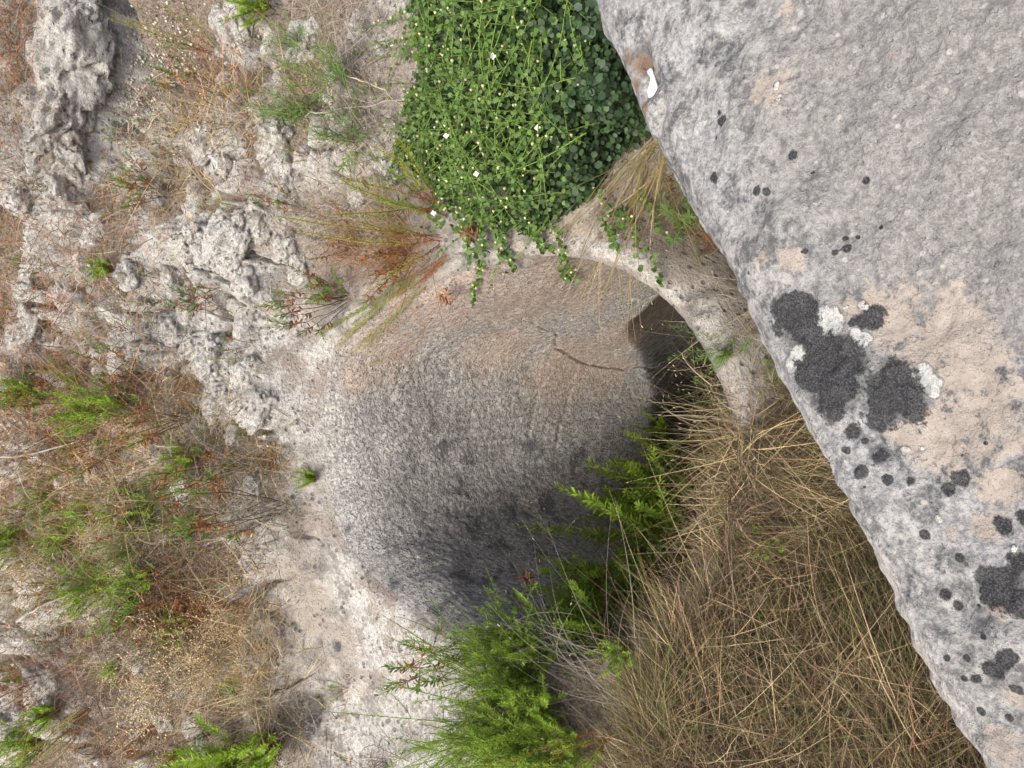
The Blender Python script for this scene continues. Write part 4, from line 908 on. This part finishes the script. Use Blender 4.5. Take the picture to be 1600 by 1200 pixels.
# stiff stalks at the mouth of the hollow
def tuft(name, cx_, cy_, n, L, sp, w, cols, label, aim, spread, seeds=True, bend=.25, nseg=8, grav=.3):
    p, _ = hit(cx_, cy_); r = empty(name, p, label, 'grass tuft'); st, de = Batch(), Batch()
    d = unit(np.array(aim) + rng.normal(size=(n, 3)) * spread); c = np.array(cols)[rng.integers(0, len(cols), n)] * rng.uniform(.7, 1.2, (n, 1))
    P = st.ribbons(rng.normal(size=(n, 3)) * [sp, sp, .005], d, rng.uniform(.5, 1, n) * L, rng.uniform(.7, 1.2, n) * w, rng.normal(size=(n, 3)) * bend - UP * grav, nseg, c * .8, c)
    if seeds:
        for j in (nseg - 2, nseg - 1, nseg):
            kk = rng.random(n) < .6; de.leaves(P[kk, j], unit(P[kk, j] - P[kk, j - 1]) + rng.normal(size=(kk.sum(), 3)) * .3, rng.normal(size=(kk.sum(), 3)), .012, .003, c[kk] * 1.1)
    st.build('stalk', M_DRY, r, 'stuff'); de.build('seed_husk', M_DRY, r, 'stuff'); return r
TC = [STRAW, (.42, .34, .22), (.36, .31, .24)]
tuft('grass_tuft', 1122, 600, 38, .40, .05, .0026, TC, 'dry tuft whose stalks fan out across the dark mouth of the hollow', (.1, .6, .75), .38)
tuft('grass_tuft', 1150, 665, 40, .32, .06, .0028, TC, 'thick straw tuft on the near lip just below the dark mouth', (0, .7, .6), .45)
tuft('grass_tuft', 1012, 232, 110, .62, .05, .0040, [STRAW, (.34, .25, .11), (.24, .22, .08)], 'long golden grass spilling from under the boulder across the caper bush', (-.85, .42, .35), .26, bend=.15, grav=.15)
tuft('grass_tuft', 1040, 290, 190, .30, .05, .0024, [(.36, .25, .14), (.26, .17, .09)], 'brown matted grass squeezed between the boulder and the caper bush', (-.5, .4, .5), .6, False)
tuft('grass_tuft', 1068, 348, 200, .26, .06, .0020, [(.13, .17, .06), (.2, .2, .09), (.3, .22, .12)], 'fine green and brown grass beside the boulder above the near lip', (-.3, .6, .5), .6, False)
tuft('grass_tuft', 1160, 500, 60, .30, .06, .0020, TC, 'sparse dry stalks in the gap between the near lip and the boulder', (-.1, .5, .7), .6)
tuft('grass_tuft', 1212, 625, 200, .30, .10, .0022, [(.17, .18, .08), (.25, .2, .12), (.12, .14, .05)], 'shaded olive grass in the gap right under the boulder', (-.1, .7, .5), .6, False)
tuft('grass_tuft', 1312, 820, 170, .30, .12, .0022, [(.17, .2, .08), (.3, .24, .14), (.12, .15, .05)], 'greenish grass hugging the middle of the boulder edge', (-.1, .7, .5), .6, False)
tuft('grass_tuft', 930, 1060, 110, .50, .08, .0022, [GREY, (.5, .45, .38)], 'pale grey stalks rising between the needle shrubs and the dry grass', (.25, .6, .7), .45)
tuft('grass_tuft', 1010, 900, 60, .50, .06, .0024, TC, 'long pale stalks leaning over the bright green shrubs', (.2, .8, .5), .3)
tuft('grass_tuft', 900, 870, 36, .42, .04, .0022, [(.42, .36, .28)], 'thin seeding stalks standing before the grey wall of the hollow', (.25, .5, .9), .3)
tuft('grass_tuft', 470, 1130, 90, .34, .06, .0022, [GREY, STRAW, (.2, .2, .09)], 'bleached grass tuft below the grey pit in the ledge', (0, .2, .9), .6)
tuft('grass_tuft', 415, 1090, 90, .24, .06, .0020, [STRAW, GREY], 'straw tuft at the left end of the pale ledge', (0, .1, .9), .7)
tuft('grass_tuft', 225, 820, 90, .28, .05, .0024, [(.18, .21, .07), STRAW], 'green and straw tuft curling beneath the toothed leaves', (0, 0, .9), .5)
tuft('grass_tuft', 85, 245, 60, .10, .02, .0020, [STRAW], 'small golden tuft on the white outcrop under the thick ledge', (0, -.4, .9), .5, False)
tuft('grass_tuft', 620, 150, 80, .34, .10, .0020, [GREY, (.28, .22, .18)], 'bare grey twigs at the left side of the caper bush', (-.2, .1, .8), .7, False)
print('grass', N, round(time.time() - T0, 1))

# ---- the caper bush: a mound of round leaves with wiry stems, buds and a few white flowers
CP = [(640, -120), (640, 40), (655, 90), (632, 170), (618, 235), (650, 270), (690, 310), (745, 345), (830, 370), (890, 330), (930, 300), (955, 250), (1010, 215), (1030, 190), (1000, 130), (975, 70), (950, 0), (930, -120)]
root = empty('caper_bush', hit(880, 120)[0], 'big dark green caper bush with round leaves, buds and white flowers beside the boulder', 'bush'); RL = np.array(root.location)
def canopy(px, py, h):
    p, _ = hit(px, py); return p + unit(CAM - p) * h * .75 + UP * 0
def edge_in(a, b):
    pts = np.array(CP[:13], float); d = 1e9
    for p, q in zip(pts[:-1], pts[1:]):
        ab = q - p; t = np.clip(((a - p[0]) * ab[0] + (b - p[1]) * ab[1]) / (ab @ ab), 0, 1); d = min(d, math.hypot(a - p[0] - t * ab[0], b - p[1] - t * ab[1]))
    return d
st, lf, bud, fl = Batch(), [], Batch(), []
n = 16000; a = rng.uniform(600, 1040, 3 * n); b = rng.uniform(-120, 380, 3 * n); k = inpoly(a, b, CP); a, b = a[k][:n], b[k][:n]
for i in range(len(a)):
    e = min(edge_in(a[i], b[i]) / 70, 1); lump = .72 + .5 * perlin(np.array([[a[i] / 60, b[i] / 60, 3.3]]))[0]
    lay = rng.random() ** .8; h = (.34 + .16 * max(0, (a[i] - 780) / 160)) * math.sqrt(e) * lump * lay
    p = canopy(a[i], b[i], h); rt = float(np.clip((a[i] - 760) / 160, 0, 1))
    sz = rng.uniform(.010, .017) + .009 * rt * rng.random()
    c = np.array((.036, .072, .018)) * (1 - rt) + np.array((.042, .078, .032)) * rt
    if rng.random() < .35 * (1 - rt): c = np.array((.095, .17, .04))
    lf.append((p, unit(rng.normal(size=3) * .8 + np.array([0, -.2, -.35])), unit(UP * .9 + unit(CAM - p) * .9 + rng.normal(size=3) * .45), sz, c * rng.uniform(.45, 1.45), lay))
# wiry stems with alternate small leaves and buds
for i in range(210):
    for _ in range(40):
        a0, b0 = rng.uniform(640, 940), rng.uniform(-80, 350)
        if inpoly(np.array([a0]), np.array([b0]), CP)[0] and rng.random() < 1.1 - (a0 - 640) / 330: break
    L = rng.uniform(80, 260); th = rng.normal(2.3, .9)                       # image heading, mostly down and to the left
    bx_, by_ = a0, b0; pts = []; hh = rng.uniform(.26, .40); cv = rng.normal() * .05
    for s_ in range(12):
        e = edge_in(bx_, by_) if inpoly(np.array([bx_]), np.array([by_]), CP)[0] else 0
        pts.append(canopy(bx_, by_, max(hh * math.sqrt(min(e / 70, 1)), .06))); bx_ += math.cos(th) * L / 12; by_ += math.sin(th) * L / 12; th += cv + rng.normal() * .08
        if bx_ > 930 or (e == 0 and s_ > 5): break
    if len(pts) < 5: continue
    pts = np.array(pts); st.path(pts, .0042, .0022, jit((.20, .29, .07), 1)[0])
    for j in range(1, len(pts)):
        for q in range(2):
            p = pts[j] * (1 - q * .5) + pts[j - 1] * q * .5; sd = unit(rng.normal(size=3) + UP * .4)
            if rng.random() < .8: lf.append((p, sd, unit(unit(CAM - p) + UP * .5 + rng.normal(size=3) * .4), rng.uniform(.009, .016), np.array((.085, .155, .036)) * rng.uniform(.7, 1.3), 1))
            if rng.random() < .07: tp = p + sd * .025; st.path(np.array([p, tp]), .0014, .0012, (.2, .3, .08)); bud.blobs(tp, rng.uniform(.004, .0065), jit((.58, .56, .33), 1))
# sprays that hang over the rim of the hollow
def spray(pix, n=1, leafc=(.085, .155, .036)):
    n = max(1, n // 2)
    for _ in range(n):
        q = []
        for i, (a_, b_) in enumerate(pix):
            h_, _n = hit(a_ + rng.normal() * 9, b_ + rng.normal() * 9, True); q.append(h_ + unit(CAM - h_) * (.05 + .03 * rng.random()))
        q = np.array(q); t = np.linspace(0, len(q) - 1, 14); q = np.stack([np.interp(t, np.arange(len(q)), q[:, i]) for i in range(3)], 1)
        st.path(q, .003, .0014, (.2, .28, .08))
        for p in q[1:]:
            for s_ in range(3):
                sd = unit(rng.normal(size=3)); lf.append((p, sd, unit(unit(CAM - p) + rng.normal(size=3) * .5), rng.uniform(.012, .022), np.array(leafc) * rng.uniform(.6, 1.3), 1))
            if rng.random() < .3: bud.blobs(p + unit(rng.normal(size=3)) * .02, .006, jit((.60, .60, .33), 1))
for pix, n in [([(870, 340), (878, 380), (885, 420), (893, 448)], 4), ([(780, 340), (790, 380), (800, 410)], 4), ([(740, 345), (742, 390), (748, 440), (745, 465)], 5), ([(830, 345), (840, 370), (850, 395)], 4), ([(960, 320), (985, 350), (1010, 400), (1035, 435)], 3),
               ([(930, 300), (965, 330), (990, 370), (1000, 400)], 3), ([(700, 310), (715, 350), (725, 400)], 4), ([(980, 290), (1010, 330), (1035, 380)], 2), ([(640, 225), (625, 232), (610, 240)], 2), ([(660, 320), (700, 345), (740, 360)], 4), ([(940, 330), (955, 372), (975, 395)], 3)]: spray(pix, n)
for a_, b_ in [(697, 212), (744, 272), (677, 333), (770, 88), (840, 200)]:
    p = canopy(a_, b_, .36); to = unit(CAM - p); ff = Batch(); m = 4; A_ = unit(np.cross(to, UP)); B_ = np.cross(to, A_)
    an = np.arange(m) * 1.57 + .4; ff.leaves(np.repeat([p - RL], m, 0), A_ * np.cos(an)[:, None] + B_ * np.sin(an)[:, None] + to * .4, np.repeat([to], m, 0), .009, .008, (.85, .84, .80), 'round', .3, .2)
    o = ff.build('flower', M_LEAF, root)
st.V = [v - RL for v in st.V]; bud.V = [v - RL for v in bud.V]
st.build('stem', M_LEAF, root, 'stuff'); bud.build('bud', M_LEAF, root, 'stuff')
# the 300 that show largest are leaves of their own, the rest one mass
lf.sort(key=lambda l: -(l[3] * (l[5] > .75) / np.linalg.norm(l[0] - CAM)) + 0)
tints = [(.056, .098, .052), (.075, .125, .042), (.04, .07, .038), (.11, .185, .045)]; LM = []
for c in tints:
    q = Batch(); q.leaves(np.zeros((1, 3)), np.array([[0, 1., 0]]), np.array([[0, 0, 1.]]), 1, .86, c, 'round', .1, .07); o = q.build('leaf', M_GLOSS); LM.append(o.data); bpy.data.objects.remove(o)
big_, rest = lf[:300], lf[300:]
for i, l in enumerate(big_):
    o = bpy.data.objects.new('leaf', LM[int(np.argmin([np.abs(np.array(t) - l[4]).sum() for t in tints]))]); COL.objects.link(o); o.parent = root
    y_ = Vector(l[1]); s__ = y_.cross(Vector(l[2])).normalized(); z_ = s__.cross(y_)
    o.matrix_local = Matrix.Translation(Vector(l[0] - RL)) @ Matrix(((s__[0], y_[0], z_[0]), (s__[1], y_[1], z_[1]), (s__[2], y_[2], z_[2]))).to_4x4() @ Matrix.Diagonal((l[3], l[3], l[3], 1))
q = Batch(); q.leaves(np.array([l[0] - RL for l in rest]), np.array([l[1] for l in rest]), np.array([l[2] for l in rest]), np.array([l[3] for l in rest]), np.array([l[3] * .86 for l in rest]), np.array([l[4] for l in rest]), 'round', .1, .07)
q.build('foliage', M_GLOSS, root, 'stuff')
# brown withered leaves caught at the rim
for a_, b_, lb in [(733, 365, 'orange brown withered leaf rosette at the lower edge of the caper bush'), (694, 463, 'withered brown rosette hanging on the hollow wall below the caper bush'), (825, 903, 'orange dead leaf rosette on the green shrub at the hollow'), (1035, 790, 'brown dead leaves at the foot of the bright green shrubs')]:
    h_, _ = hit(a_, b_, True); p = h_ + unit(CAM - h_) * (.10 if a_ < 760 else .3 if a_<900 else .2); r = empty('dead_rosette', p, lb, 'dead leaves'); q = Batch(); m = 26
    q.leaves(rng.normal(size=(m, 3)) * .008, rng.normal(size=(m, 3)), unit(CAM - p) + rng.normal(size=(m, 3)) * .6, rng.uniform(.018, .04, m), rng.uniform(.008, .014, m), jit((.25, .125, .065), m, .5), 'lance', .6, .3)
    q.build('withered_leaf', M_DRY, r, 'stuff')
print('done', round(time.time() - T0, 1), 'tris', sum(len(m.polygons) for m in bpy.data.meshes))
